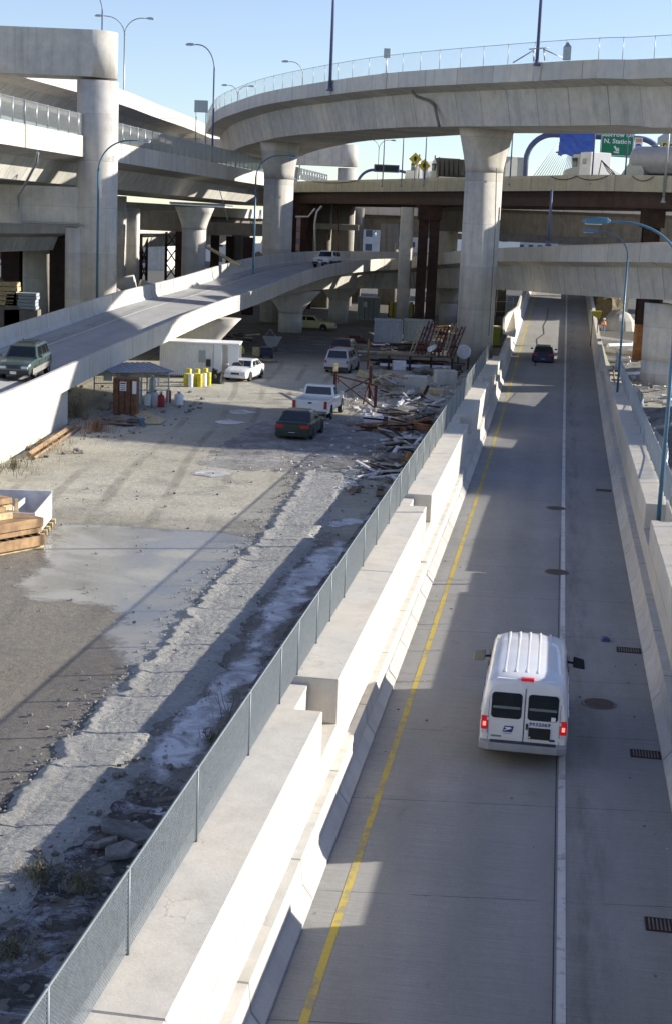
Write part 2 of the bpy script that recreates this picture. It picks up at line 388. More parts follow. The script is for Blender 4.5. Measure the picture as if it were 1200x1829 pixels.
# end posts of the parapets and the curved wing wall beside them
MB().rbox(-5.0,-4.32,111,119,-1.2,-.1).build('end_block',M_CONW,fl,bevel=.03)
MB().extr([PY(897,596,126),PY(915,602,124),PY(916,594,125),PY(928,528,150),PY(922,547,141),PY(913,554,135),PY(904,559,130),PY(897,568,127)],Vector((.22,.12,0))).build('wing_wall',M_CONW,fl)
# embankment walls below the climbing road
t=thing('ramp_abutment','concrete walls that carry the climbing far end of the lower road','retaining wall',R(0,112,-1))
for u in(-4.5,3.9):
    m=MB(); a=[R(u,v,GZ-.3) for v in range(112,262,6)]
    for s_ in (0,):
        m.sweep(a,lambda i:[(0,0),(.35,0),(.35,roadz(112+6*i)+1.),(0,roadz(112+6*i)+1.)])
    m.build('side_wall',M_CON,t)

# chain link fences ------------------------------------------------
M_POSTD=plain('dull_fence_post',(.17,.20,.215),.6,.3)
def fence(name,label,base,hgt,post_at,pitch=.075,wr=.0035,post_r=.03,wire_mat=M_GALVD,side_lean=0,post_mat=M_GALV,rail=True,cat='fence',group=None,wires=True):
    """base: dense polyline of the fence foot"""
    t=thing(name,label,cat,base[0],group=group)
    arcs=[0]
    for i in range(1,len(base)): arcs.append(arcs[-1]+(base[i]-base[i-1]).length)
    L=arcs[-1]
    def at(s):
        s=max(0,min(L,s)); lo=0
        import bisect
        i=min(len(arcs)-2,max(0,bisect.bisect_right(arcs,s)-1)); return base[i].lerp(base[i+1],(s-arcs[i])/(arcs[i+1]-arcs[i]))
    up=Vector((0,0,1))
    for s in post_at(L):
        p=at(s); MB().tube([p,p+up*(hgt+.04)],post_r,6).build('fence_post',post_mat,t)
    if rail:
        n=max(2,int(L/3)); MB().tube([at(L*i/n)+up*hgt for i in range(n+1)],.021,5).build('top_rail',post_mat,t)
    if wires:
        m=MB(); s=-hgt
        while s<L:
            for d in(1,-1):
                s0,s1=(s,s+hgt) if d==1 else (s+hgt,s)
                # clip to the fence length
                z0,z1=0.04,hgt
                if s<0 or s+hgt>L:
                    a=max(0,min(L,s0)); b=max(0,min(L,s1))
                    z0=.04+(a-s0)/(s1-s0)*(hgt-.04); z1=.04+(b-s0)/(s1-s0)*(hgt-.04); s0,s1=a,b
                    if abs(s1-s0)<.02: continue
                A=at(s0)+up*z0; B=at(s1)+up*z1; tt=(B-A).normalized(); h=Vector((tt.x,tt.y,0)); nn=Vector((-tt.y,tt.x,0)); nn.normalize(); bb=tt.cross(nn).normalized()
                k=[nn*wr,-nn*wr*.5+bb*wr*.87,-nn*wr*.5-bb*wr*.87]
                m.add([A+q for q in k]+[B+q for q in k],[(0,1,4,3),(1,2,5,4),(2,0,3,5)])
            s+=pitch
        m.build('chain_link_mesh',wire_mat,t,fix=False)
    return t
def lf(L):
    # posts at the places read from the photo, then regular
    return [v-4 for v in (4.2,7.6,11,14.2,17.3,21,24.9,27.9,29.9,32.4,34.4,36.8,40.5,43.5,46.8,50,52.6,55.5,58.5,61.5,64.5,67.5,70.5,73.5,77,80,83,86,89,92,95,98,101,104,107,110)]
fence('chain_link_fence','grey chain link fence on top of the sunlit left retaining wall',[R(-5.02,v,.25) for v in range(4,113,2)],1.2,lf,pitch=.062,wr=.0048,post_mat=M_POSTD)
fence('chain_link_fence','dark chain link fence on top of the shaded right retaining wall',[R(4.42,v,.2) for v in range(38,113,2)],1.2,lambda L:[i*3. for i in range(int(L/3)+1)],pitch=.075,wr=.0045)
fence('leaning_fence','bent run of dark mesh fence behind the right wall',[R(4.9+.35*math.sin(v*.3),v,-.9) for v in range(60,100,2)],1.5,lambda L:[i*2.6 for i in range(int(L/2.6)+1)],pitch=.09,wr=.005)

# ============================================================ elevated roads
def pz(px,py,d): return PY(px,py,d)
def deck(name,label,path,W,side,depth,inset=1.6,bot=None,par=1.07,fascia=.28,farpar=True,rs=True,mat=M_GIRD,crossfall=0.,pm=M_PAR,cat='bridge',web=.7):
    """path = near top edge of the parapet; the deck lies to `side` of it"""
    t=thing(name,label,cat,path[0])
    cf=lambda a:crossfall*a
    pn=[(0,-par-fascia),(0,0),(.2,0),(.26,-par+.3),(.42,-par),(.42,-par-fascia)]
    MB().sweep(path,pn,side=side).build('parapet',pm,t)
    if farpar:
        f=[(W-a,b+cf(W)) for a,b in pn]; MB().sweep(path,f,side=side).build('parapet',pm,t)
    def sec(i):
        D=depth(i) if callable(depth) else depth
        z0=-par; e=.43
        if D<.7: return [(e,z0-.003),(e,z0-fascia),(W*.5-.1,z0-.5),(W*.5+.1,z0-.5),(W-e,z0-fascia+cf(W)),(W-e,z0-.003+cf(W))]
        b=bot if bot else W-2*inset-2*web
        x0=(W-b)/2; x0=inset+web
        return [(e,z0-.003),(.12,z0-fascia-.003),(inset,z0-fascia-.35),(inset+web,z0-D),(W-inset-web,z0-D+cf(W)),(W-inset,z0-fascia-.35+cf(W)),(W-.12,z0-fascia+cf(W)-.003),(W-e,z0-.003+cf(W)-.0)]
    MB().sweep(path,sec,side=side).build('deck_girder',mat,t)
    return t
def railing(path,label,h=1.2,step=2.2,side=1,name='bridge_fence',mesh=True,pitch=.11,wr=.004,pr=.035,mat=M_GALV):
    return fence(name,label,[p+lateral(path,i,side)*.1 for i,p in enumerate(path)],h,lambda L:[i*step for i in range(int(L/step)+1)],pitch=pitch,wr=wr,post_r=pr,wires=mesh,post_mat=mat)
# --- upper curved bridge
ub=[PY(369,221,191),PY(387,197,170),PY(425,180,160),PY(481,163,150),PY(590,144,134),PY(687,131,125),PY(800,122,116),PY(960,112,107),PY(1067,106,103),PY(1200,103,97)]
for q in ub: q.z=q.z
ub+= [Vector((36,89,22)),Vector((50,83.5,21.8)),Vector((66,80.5,21.5)),Vector((84,80,21.2)),Vector((110,82,21))]
ubp=smooth_path(ub,2.2)
UBX=[(round(CX+F*(p-Vector((0,0,H))).dot(RR)/(p-Vector((0,0,H))).dot(fw)),round(CY-F*(p-Vector((0,0,H))).dot(UU)/(p-Vector((0,0,H))).dot(fw)),round(p.y)) for p in ubp]
# continue behind to the left, away
deck('curved_bridge','high curved concrete bridge sweeping across the sky with mesh fence',ubp,13.,1,3.05,inset=1.7,web=.6,fascia=.15)
railing(ubp,'fine mesh fence with thin posts on top of the high curved bridge',1.4,2.9,side=1,pitch=.16,wr=.0028,pr=.024)
# --- loop bridge / left ramp
lb=[PY(-260,880,50)]
lb=[Vector((-20.,26,1.1)),Vector((-17,44,1.5)),PY(0,706,61.5),PY(134,648,76),PY(190,623,83),PY(290,581,95),PY(380,543,108),PY(464,515.5,122),PY(548,484,139),PY(604,470,151),PY(660,463.5,160),PY(716,461,164),PY(780,452,158),PY(874,444,142),PY(976,440,122),PY(1076,438,111),PY(1130,437,107),PY(1200,437,103)]
lb+= [Vector((30,97,9.4)),Vector((42,89,9.4)),Vector((56,82,9.2)),Vector((75,76,9))]
lbp=smooth_path(lb,1.5)
arc=[0]
for i in range(1,len(lbp)): arc.append(arc[-1]+(lbp[i]-lbp[i-1]).length)
def at_arc_y(y): # arc of first index whose y exceeds
    for i,p in enumerate(lbp):
        if p.y>y: return arc[i]
    return arc[-1]
a0,a1=at_arc_y(122),at_arc_y(161)+22
def ldepth(i):
    k=max(0,min(1,(arc[i]-a0)/(a1-a0))); return .8+ (2.75-.8)*k*k*(3-2*k)
LOOP=deck('ramp_bridge','long concrete ramp climbing from the left and curving across over the lower road',lbp,7.2,1,ldepth,inset=1.,web=.5,fascia=.16,crossfall=.075)
# roadway and lane line on the ramp
MB().sweep(lbp,[(.45,-1.04),(6.75,-.50),(6.75,-.53),(.45,-1.067)]).build('roadway',M_ROAD2,LOOP)
def ln(off,w):
    MB().sweep(lbp,[(off-w/2,-1.068+off*.0845),(off+w/2,-1.068+off*.0845),(off+w/2,-1.074+off*.0845),(off-w/2,-1.074+off*.0845)]).build('lane_line',M_WLINE,LOOP)
ln(5.1,.15)
# abutment wall under the near end of the ramp
AB=thing('ramp_abutment','sunlit white concrete wall under the near end of the left ramp','retaining wall',lbp[0])
ia=[i for i,p in enumerate(lbp) if p.y<77.5 and p.x<0]
MB().sweep([lbp[i] for i in ia],lambda i:[(.35,-1.35),(.35,-1.3-lbp[i].z),(6.7,-1.3-lbp[i].z),(6.7,-1.35)]).build('abutment_wall',concrete('abutment_concrete',(.56,.54,.50),joint=9,stain=.1,var=.08),AB)
# flared piers -------------------------------------------------------
def flared_pier(label,c,zt,zf,sw,sd_,fw_,rz,mat=M_COL,group='flared concrete piers under the bridges',bearing=True,zb=GZ,asym=0,fd=1.12):
    t=thing('bridge_pier',label,'bridge pier',(c[0],c[1],zb),group=group)
    def ring(w,d,ch,ox=0):
        m=Matrix.Rotation(rz,2); pts=[]
        for k in range(28):
            g=2*math.pi*k/28; cx_,sy_=math.cos(g),math.sin(g); pts.append(m@Vector((abs(cx_)**.72*math.copysign(1,cx_)*w/2+ox,abs(sy_)**.72*math.copysign(1,sy_)*d/2)))
        return pts
    m=MB(); R_=[(ring(sw,sd_,sw*.22),zb-.4),(ring(sw,sd_,sw*.22),zf)]
    n=28; vs=[]
    for r,z in R_: vs+=[(c[0]+p.x,c[1]+p.y,z) for p in r]
    fs=[tuple(range(n))[::-1],tuple(range(n,2*n))]+[(i,(i+1)%n,n+(i+1)%n,n+i) for i in range(n)]
    m.add(vs,fs); m.sm|=set(range(2,2+n)); m.build('pier_shaft',mat,t)
    m=MB(); vs=[]; K=[(0,0),(.15,.06),(.4,.3),(.75,.7),(1,1)]
    for k,e in K:
        r=ring(sw+.04+(fw_-sw)*e,sd_*(1+(fd-1)*e)+.04,sw*.22,asym*e); vs+=[(c[0]+p.x,c[1]+p.y,zf+.003+(zt-zf)*k) for p in r]
    fs=[tuple(range(n))[::-1],tuple(range((len(K)-1)*n,len(K)*n))]
    for j in range(len(K)-1): fs+=[(j*n+i,j*n+(i+1)%n,(j+1)*n+(i+1)%n,(j+1)*n+i) for i in range(n)]
    m.add(vs,fs); m.sm|=set(range(2,len(m.f))); m.build('pier_cap',mat,t)
    if bearing:
        mm=Matrix.Rotation(rz,2)
        for sx in(-1,1):
            q=mm@Vector((sx*fw_*.3,0)); MB().box((c[0]+q.x,c[1]+q.y,zt+.22),(.8,.8,.44),rz=rz).build('bearing',M_DARK,t)
    return t
def bundle(p,h): return p
c=PZ(836,640,GZ); c=Vector((R(0,0).x+12.4,121.5))
c=(PY(851,410,121).x,121.5)
flared_pier('tall flared concrete pier between the yard and the lower road under the high curved bridge',(10.75,121.5),17.75,14.3,2.75,2.75,4.7,rad(35))
flared_pier('tall flared concrete pier behind the left ramp under the end of the high curved bridge',(PY(499,300,161).x,161.5),18.2,14.2,2.9,2.9,4.6,rad(52))
flared_pier('squat flared pier behind the white container under the left ramp',(PY(395,600,113).x-1.8,113.5),2.35,-.2,2.6,1.8,6.6,rad(-2),bearing=False)
flared_pier('squat flared pier beside the yellow car under the left ramp',(PY(519,560,146).x,147),3.15,.9,2.35,1.6,5.8,rad(-6),bearing=False,zb=-1)
flared_pier('squat flared pier next to the grey container under the left ramp',(PY(605,540,164).x,163),3.3,1.6,2.2,1.6,6.6,rad(-40),bearing=False)
flared_pier('squat flared pier half hidden behind the tall pier under the crossing bridge',(PY(800,540,168).x,168),3.9,1.5,2.,1.6,5.2,rad(-45),bearing=True)
flared_pier('wide concrete pier at the right edge under the crossing bridge',(PY(1186,560,106.5).x+.5,107.5),5.1,1.0,3.3,2.4,3.4,rad(-30),bearing=True)
# --- viaduct 2 (lower left, with railing)
K=1.28
def SK(p): return Vector((p.x*K,p.y*K,H+(p.z-H)*K))
v2=[SK(R(-27.7,v,14.15)) for v in range(30,176,4)]
v2t=deck('viaduct','lower concrete viaduct on the left with a railing on its parapet',v2,17,1,2.15,inset=2.2,web=1.,fascia=.2,par=1.3)
railing(v2,'grey railing with pale posts on the parapet of the lower left viaduct',1.55,2.2,side=1,pitch=.12,wr=.010,pr=.055)
# --- viaduct 1 (upper left)
v1=smooth_path([R(-36,20,19.5),R(-36,60,19.5),R(-35.6,95,19.5),PY(210,165,119),PY(280,193,134),PY(345,219,151),PY(395,232,172),PY(450,240,200)],4)
for q in v1: q.z=19.5
v1=[SK(q) for q in v1]
v1t=deck('viaduct','upper concrete viaduct on the left with a bright sunlit parapet',v1,15,1,1.85,inset=2.3,web=1.4,fascia=.2,par=1.3)
# a third deck further left, seen between
v3=[R(-46,v,9.2) for v in range(60,240,6)]
deck('viaduct','low dim viaduct deep in the shade under the left bridges',v3,14,1,1.9,inset=1.2,web=.5)
# --- straddle bent on the left
def oval(c,w,d,z0,z1,rz=0,n=28,pw=3.2):
    pts=[]
    for k in range(n):
        g=2*math.pi*k/n; x=abs(math.cos(g))**(2/pw)*math.copysign(1,math.cos(g))*w/2; y=abs(math.sin(g))**(2/pw)*math.copysign(1,math.sin(g))*d/2
        q=Matrix.Rotation(rz,2)@Vector((x,y)); pts.append((c[0]+q.x,c[1]+q.y))
    m=MB(); m.prism(pts,z0,z1)
    for i in range(len(m.f)-n,len(m.f)): m.sm.add(i)
    return m
SB=thing('straddle_bent','huge concrete column and cap beam at the left with its cap against the sky','bridge pier',(-17.2,107,GZ))
oval((PY(174,340,113).x,113.),2.95,2.95,GZ-.4,PY(150,136,111.4).z-.2,YAW,pw=2.6).build('column',M_COL,SB)
def capbeam(x1,x0,y,d,z0,z1,parent,name='cap_beam',mat=M_CON):
    # straight beam with a half-round right end
    r=d/2; pts=[(x0,y-r),(x1-r,y-r)]+[(x1-r+r*math.sin(a),y-r*math.cos(a)) for a in [math.pi*k/14 for k in range(1,14)]]+[(x1-r,y+r),(x0,y+r)]
    m=MB(); m.prism(pts,z0,z1)
    for i in range(len(m.f)-len(pts)+2-1,len(m.f)): m.sm.add(i)
    return m.build(name,mat,parent)
capbeam(PY(211,95,113).x,-58,113,3.2,PY(150,136,111.4).z,PY(150,52,111.4).z,SB)
MB().box((-38.4,113.2,H+.35*1.27),(36.5,2.6,2.25*1.27)).build('lower_beam',M_COL,SB,bevel=.05)
MB().box((-36.2,113.2,H+.35*1.27),(1.2,3.,2.3*1.27)).build('stiffener',M_CON,SB)
oval((-20.4,112.6),1.5,1.8,GZ-.4,H-.9*1.27,YAW).build('corner_column',M_COL,SB)
# further straddle bent
SB2=thing('straddle_bent','smaller far cap beam and round column seen below the high curved bridge','bridge pier',(2.,200,GZ))
x=PY(620,300,200).x
oval((x,200),2.5,2.5,GZ-.4,17.05,YAW,pw=2.2).build('column',M_COL,SB2)
capbeam(x+1.3,-26,200,2.9,17.25,20.05,SB2)
# ============================================================ the steel girder bridge with the trucks
def pzz(px,py,z): return PZ(px,py,z)
tb=[Vector((-16,215,14.7)),PY(522,328,190),PY(747,323.6,158),PY(920,319,140),PY(1200,320,124),Vector((60,116,14.9)),Vector((110,108,14.9))]
for q in tb: q.z=14.8
tbp=smooth_path(tb,4)
TB=thing('girder_bridge','straight bridge of brown steel girders with a pale concrete parapet carrying the trucks','bridge',tbp[0])
MB().sweep(tbp,[(0,-1.35),(0,-.25),(.08,0),(.28,0),(.4,-.9),(.4,-1.35)],side=1).build('parapet',concrete('dull_parapet_concrete',(.40,.40,.35),joint=6,stain=.3),TB)
MB().sweep(tbp,[(12.6,-1.35),(12.6,0),(13,0),(13,-1.35)],side=1).build('parapet',M_PAR,TB)
MB().sweep(tbp,[(.4,-1.05),(12.6,-1.05),(12.6,-1.34),(.4,-1.34)],side=1).build('deck_slab',M_ROAD,TB)
for k in range(5):
    o=.5+k*2.9
    MB().sweep(tbp,[(o,-1.36),(o+.4,-1.36),(o+.4,-1.42),(o+.23,-1.42),(o+.23,-2.62),(o+.4,-2.62),(o+.4,-2.68),(o,-2.68),(o,-2.62),(o+.17,-2.62),(o+.17,-1.42),(o,-1.42)],side=1).build('steel_girder',M_GIRS,TB)
def atb(px,off=0.):   # point on the bridge's near edge seen at photo column px
    best=min(range(len(tbp)-1),key=lambda i:abs(projx(tbp[i])-px)); 
    i=best
    a,b=tbp[i],tbp[i+1] if projx(tbp[i])<px else tbp[max(0,i-1)]
    xa,xb=projx(a),projx(b); t=(px-xa)/(xb-xa) if abs(xb-xa)>1e-6 else 0
    p=a.lerp(b,t); return p+lateral(tbp,i,1)*off
def projx(p):
    q=p-Vector((0,0,H)); return CX+F*q.dot(RR)/q.dot(fw)
def projy(p):
    q=p-Vector((0,0,H)); return CY-F*q.dot(UU)/q.dot(fw)
tdir=(tbp[-4]-tbp[4]); tdir.z=0; tdir.normalize(); TRZ=math.atan2(tdir.y,tdir.x)
def dirz(px):
    p=atb(px-12);q=atb(px+12); return math.atan2(q.y-p.y,q.x-p.x)
# steel towers
def steel_tower(label,p,ztop,legs,mat=M_RUST,head=True,zb=GZ,group='steel towers under the bridges',wl=.75,name='steel_tower'):
    t=thing(name,label,'steel tower',(p.x,p.y,zb),group=group)
    for dx,dy in legs:
        m=MB(); x,y=p.x+dx,p.y+dy
        m.box((x,y,(zb+ztop)/2-.3),(wl*.3,wl*.9,ztop-zb+.6)); m.box((x,y-wl*.48,(zb+ztop)/2-.3),(wl,.06,ztop-zb+.6)); m.box((x,y+wl*.48,(zb+ztop)/2-.3),(wl,.06,ztop-zb+.6))
        m.build('steel_leg',mat,t)
    if head:
        xs=[a for a,b in legs]; m=MB(); m.box((p.x+sum(xs)/len(xs),p.y,ztop-.75),(max(xs)-min(xs)+1.3,1.6,1.4)); m.box((p.x+sum(xs)/len(xs),p.y,ztop+.0),(max(xs)-min(xs)+1.7,1.9,.1)); m.build('bearing_box',mat,t)
    return t
p=atb(757,3); p=PY(756,590,156.3); p.z=0
steel_tower('pair of tall dark rusted steel legs with a box head beside the tall flared pier',p,12.0,[(-.58,0),(.58,0)],wl=.98)
p=PY(536,465,188)
steel_tower('dark steel legs beside the concrete pier at the left end of the truck bridge',p,12.0,[(-1.,0),(1.1,1)],wl=.8)
p=PY(1163,400,127)
steel_tower('rusted steel head post under the right end of the truck bridge',p,12.0,[(-.2,0),(.3,.6)],wl=1.,zb=3)
# rust brown steel pipe pile on the right
b=PZ(1142,648,GZ); PP=thing('steel_pile','thick orange rusted steel pipe pile standing on the rubble at the right','steel pile',b)
MB().tube([b+Vector((0,0,-.3)),b+Vector((0,0,11))],.72,22).build('pipe',M_RUSTL,PP)
MB().lathe(b,[(1.2,-.05),(1.05,.15),(.75,.3)],18).build('footing',M_DARKCON,PP)

# ============================================================ bridges and frames behind
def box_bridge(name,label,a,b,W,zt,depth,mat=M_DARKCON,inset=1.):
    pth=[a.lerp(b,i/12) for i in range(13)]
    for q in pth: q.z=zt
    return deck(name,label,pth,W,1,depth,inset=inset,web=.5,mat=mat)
box_bridge('distant_bridge','plain concrete box bridge filling the gap under the truck bridge',PY(740,400,176),PY(1370,400,158),27,13.5,3.0)  # hidden width and unseen right end shaped for the shade they cast
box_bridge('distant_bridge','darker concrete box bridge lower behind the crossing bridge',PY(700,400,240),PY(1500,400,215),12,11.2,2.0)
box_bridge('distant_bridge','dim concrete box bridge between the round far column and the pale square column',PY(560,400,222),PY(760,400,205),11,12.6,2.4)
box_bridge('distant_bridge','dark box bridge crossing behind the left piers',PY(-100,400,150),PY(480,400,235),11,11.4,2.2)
def block(name,label,cat,p0,p1,d,dep,mat,part='wall_panel',group=None):
    """concrete block seen between two photo corners at distance d"""
    a=PY(p0[0],p0[1],d); b=PY(p1[0],p1[1],d); z0,z1=min(a.z,b.z),max(a.z,b.z); x0,x1=min(a.x,b.x),max(a.x,b.x)
    m=MB().bb(x0,x1,d,d+dep,z0,z1); o=m.build(name,mat,None,bevel=.05); tag(o,label,cat,group); return o
cols=[(728,370,592,159.5,1.4,'pale square concrete column just left of the tall dark steel legs'),
 (66,410,552,143,2.9,'broad grey concrete column in the shade at the far left'),
 (214,350,510,150,1.2,'narrow concrete column right behind the huge left column'),
 (236,372,505,152,1.4,'grey column under the left end of the dim cross beam'),
 (640,372,470,208,1.6,'brownish column under the dim box bridge next to the round far column'),
 (697,400,470,206,2.6,'wide dim column under the far box bridge'),
 (610,350,462,196,3.4,'wide pale wall pier behind the white car on the ramp'),
 (575,350,470,192,2.8,'wide pier with a sunlit patch left of the far round column'),
 (430,410,480,190,2.2,'dim column behind the ramp lamp under the lower viaduct'),
 (802,400,470,185,2.4,'flat grey column between the steel legs and the tall flared pier'),
 (890,510,560,190,2.2,'shaded column below the crossing bridge left of the lower road')]
for px,y0,y1,d,wd,lab in cols:
    a=PY(px,y0,d); base=GZ
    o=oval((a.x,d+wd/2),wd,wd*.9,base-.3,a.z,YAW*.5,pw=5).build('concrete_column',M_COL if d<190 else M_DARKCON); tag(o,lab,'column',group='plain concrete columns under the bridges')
def beam(label,px0,px1,y0,y1,d,mat=M_DARKCON):
    a=PY(px0,y0,d);b=PY(px1,y1,d); o=MB().bb(a.x,b.x,d,d+2.2,b.z,a.z).build('cross_beam',mat,bevel=.04); tag(o,label,'beam'); return o
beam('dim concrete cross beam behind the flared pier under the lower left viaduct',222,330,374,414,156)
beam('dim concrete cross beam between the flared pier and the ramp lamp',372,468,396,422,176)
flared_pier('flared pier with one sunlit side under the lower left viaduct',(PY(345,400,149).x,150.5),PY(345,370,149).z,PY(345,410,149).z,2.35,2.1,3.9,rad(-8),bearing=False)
beam('pale concrete frame beam above the white car on the ramp',556,640,398,412,191,M_CON)
# lattice steel towers on the left
def lattice(label,px0,px1,y0,y1,d):
    a=PY(px0,y0,d);b=PY(px1,y1,d); b.z=GZ
    t=thing('braced_steel_frame',label,'steel frame',((a.x+b.x)/2,d,GZ),group='braced steel frames under the left viaducts')
    for x in(a.x,b.x):
        MB().box((x,d,(a.z+b.z)/2),(.28,.3,a.z-b.z)).build('leg',M_RUST,t)
    m=MB(); n=max(2,int((a.z-b.z)/1.6)); h=(a.z-b.z)/n
    for i in range(n):
        z=b.z+i*h
        m.tube([(a.x,d,z),(b.x,d,z+h)],.07,4); m.tube([(b.x,d+.08,z),(a.x,d+.08,z+h)],.07,4)
    m.build('cross_bracing',M_RUST,t); return t
lattice('black braced steel frame at the far left edge',8,18,405,540,160)
lattice('black braced steel frame left of the broad grey column',34,44,405,540,163)
lattice('black braced steel frame under the dim cross beam',254,262,414,500,172)
lattice('dark braced steel frame closest to the flared pier under the left viaduct',298,316,414,500,174)
for px,d,wd,y0,lab in[(22,155,1.9,400,'dark steel column at the left edge of the picture'),(110,142,1.9,403,'wide rusted steel column between the broad grey column and the huge one'),(246,168,1.1,412,'black steel column at the left of the braced frame'),(322,170,.9,412,'black steel column touching the flared pier'),(385,184,1.,420,'black steel column right of the flared pier'),(412,190,1.,422,'dark steel column beside the leaning plank'),(545,182,.9,372,'rusty steel column beside the white branching pipe'),(446,172,1.3,424,'dark steel column behind the ramp lamp')]:
    a=PY(px,y0,d); m=MB(); m.box((a.x,d,(a.z+GZ)/2),(wd*.4,wd*.8,a.z-GZ)); m.box((a.x,d-wd*.42,(a.z+GZ)/2),(wd,.08,a.z-GZ)); m.box((a.x,d+wd*.42,(a.z+GZ)/2),(wd,.08,a.z-GZ))
    tag(m.build('steel_column',M_RUST),lab,'column',group='dark steel columns under the bridges')
a=PY(0,399,140);b=PY(84,408,140); tag(MB().box(((a.x+b.x)/2-2,140,(a.z+b.z)/2),(b.x-a.x+4,.5,.6)).build('steel_beam',M_RUSTL),'orange rusted steel beam over the broad grey column at the far left','beam')
# far buildings seen between the columns
M_BRICK=plain('brown_brick',(.20,.10,.07),.9,scale=2); M_PALEB=plain('pale_cladding',(.42,.44,.46),.7,scale=.5); M_WINB=plain('window_glass',(.05,.07,.10),.2)
rb=random.Random(3)
labs=['brick warehouse','pale grey office block','white low building','tan concrete block','long grey shed']
bl=[(-60,60,330,9,0),(90,190,360,12,1),(215,300,300,8,3),(305,400,380,13,2),(380,470,330,10,1),(500,600,420,14,0),(600,690,360,12,1),(690,800,450,15,3),(800,930,380,12,2),(925,1010,520,14,4),(1030,1100,330,7,1),(1100,1260,420,11,0)]
where=['at the far left edge','behind the broad grey column','seen under the dim cross beam','behind the flared pier under the viaduct','seen behind the ramp lamp','behind the white branching pipe','seen behind the white car on the ramp','behind the tall dark steel legs','behind the tall flared pier','straight beyond the end of the lower road','right of the end of the lower road','behind the thick rusted pile']
for (x0,x1,d,h,k),wh in zip(bl,where):
    a=PY(x0,400,d);b=PY(x1,400,d); t=thing('city_building','distant %s %s'%(labs[k],wh),'building',((a.x+b.x)/2,d,GZ))
    MB().bb(a.x,b.x,d,d+25,GZ,h).build('wall',[M_BRICK,M_PALEB,M_WHITE,M_CON,M_PALEB][k],t)
    MB().bb(a.x-.3,b.x+.3,d-.3,d+25.3,h+.003,h+.5).build('roof',M_DARKCON,t)
    w_=MB(); n=int((b.x-a.x)/3.2); fl_=int(h/3.3)
    for i in range(n):
        for j in range(fl_):
            x=a.x+1.6+i*3.2; z=GZ+1.4+j*3.3; w_.bb(x-.8,x+.8,d-.06,d+.02,z,z+1.6)
    o=w_.build('window',M_WINB,t); o['kind']='stuff'
# ============================================================ lamps
def lamp(label,base,ztop,arm,head_len=.95,r=.11,pole=M_BLUE,rise=1.6,group='curved arm street lamps',headm=None,double=False,name='street_lamp'):
    base=Vector(base); t=thing(name,label,'street lamp',base,group=group); arm=Vector(arm); up=Vector((0,0,1))
    zt=ztop-base.z
    MB().lathe(base,[(r*2,0),(r*2,.06),(r*1.3,.09),(r*1.25,.5),(r,.55)],12).build('base',pole,t)
    MB().tube([base+up*.3,base+up*(zt-rise)],[r,r*.75],12).build('pole',pole,t)
    for s_ in ((1,-1) if double else (1,)):
        pts=[]
        for k in range(11):
            g=math.pi/2*k/10; pts.append(base+up*(zt-rise+rise*math.sin(g))+arm*s_*(1-math.cos(g))*.8)
        pts.append(base+up*(zt+.02)+arm*s_)
        MB().tube(pts,[r*.7]+[r*.55]*10+[r*.45],8).build('arm',pole,t)
        e=base+up*(zt+.0)+arm*s_; a=arm.normalized()*s_; L=head_len; sd_=Vector((-a.y,a.x,0))
        m=MB(); vs=[]
        for f,wd,h0,h1 in((0,.07,-.05,.06),(.12,.13,-.08,.12),(.5,.19,-.1,.15),(.85,.16,-.1,.1),(1,.07,-.06,.02)):
            c=e+a*(f*L-.05)
            vs+=[c-sd_*wd+up*h0,c+sd_*wd+up*h0,c+sd_*wd*.8+up*h1,c-sd_*wd*.8+up*h1]
        fs=[(3,2,1,0),(16,17,18,19)]
        for i in range(4):
            for k in range(4): fs.append((i*4+k,i*4+(k+1)%4,i*4+4+(k+1)%4,i*4+4+k))
        m.add(vs,fs); hd=m.build('lamp_head',headm or pole,t,bevel=.02)
        c=e+a*(L*.55)-up*.105; MB().box(c,(L*.6,.26,.03),rz=math.atan2(a.y,a.x)).build('lens',M_WHITE,hd)
        bpy.context.view_layer.update()
    return t
armL=R(-1,0)
b=R(3.98,52.2,-.74); lamp('blue curved lamp rising from the right wall close to the right edge',b,10.25,armL*2.5,r=.082)
b=R(3.98,94.4,-.74); lamp('blue curved lamp on the right wall beyond the nearest one',b,10.0,armL*2.0,r=.078)
b=PY(174,541,108); b.z=3.2; lamp('blue curved lamp in front of the huge left column',b,15.,Vector((2.9,-.4,0)),r=.1,rise=2.2,headm=M_GALV)
b=PY(453,470,134); b.z=5.0; lamp('blue curved lamp on the ramp next to the flared pier',b,15.5,Vector((2.6,-.3,0)),r=.1,rise=2.0)
b=R(-27.6,0,0); q=PY(379,300,155); lamp('dark lamp standing on the lower viaduct parapet against the sky',(q.x,q.y,15.4),27.,Vector((-2.1,.2,0)),r=.11,pole=M_PURP,rise=2.4,headm=M_GALV)
q=PY(183,60,150); lamp('dark lamp behind the big cap beam at the top left',(q.x,q.y,21.),31.5,Vector((-2.4,.1,0)),r=.09,pole=M_PURP,rise=2.4,headm=M_GALV)
q=PY(222,160,176); lamp('double armed lamp right of the big cap beam',(q.x,q.y,18.),32.0,Vector((2.5,.3,0)),r=.1,pole=M_GALV,rise=2.,double=True)
q=PY(541,140,190); lamp('small far lamp peeping over the mesh fence of the curved bridge',(q.x,q.y,15.),29.3,Vector((-1.8,0,0)),r=.09,pole=M_GALV)
q=PY(425,180,230); lamp('tiny double armed lamp left of the curved bridge fence',(q.x,q.y,15.),29.6,Vector((1.6,0,0)),r=.09,pole=M_GALV,double=True)
q=PY(674,320,260); lamp('distant double armed lamp above the message board',(q.x,q.y,8.),24.2,Vector((2.,0,0)),r=.09,pole=M_GALV,double=True)
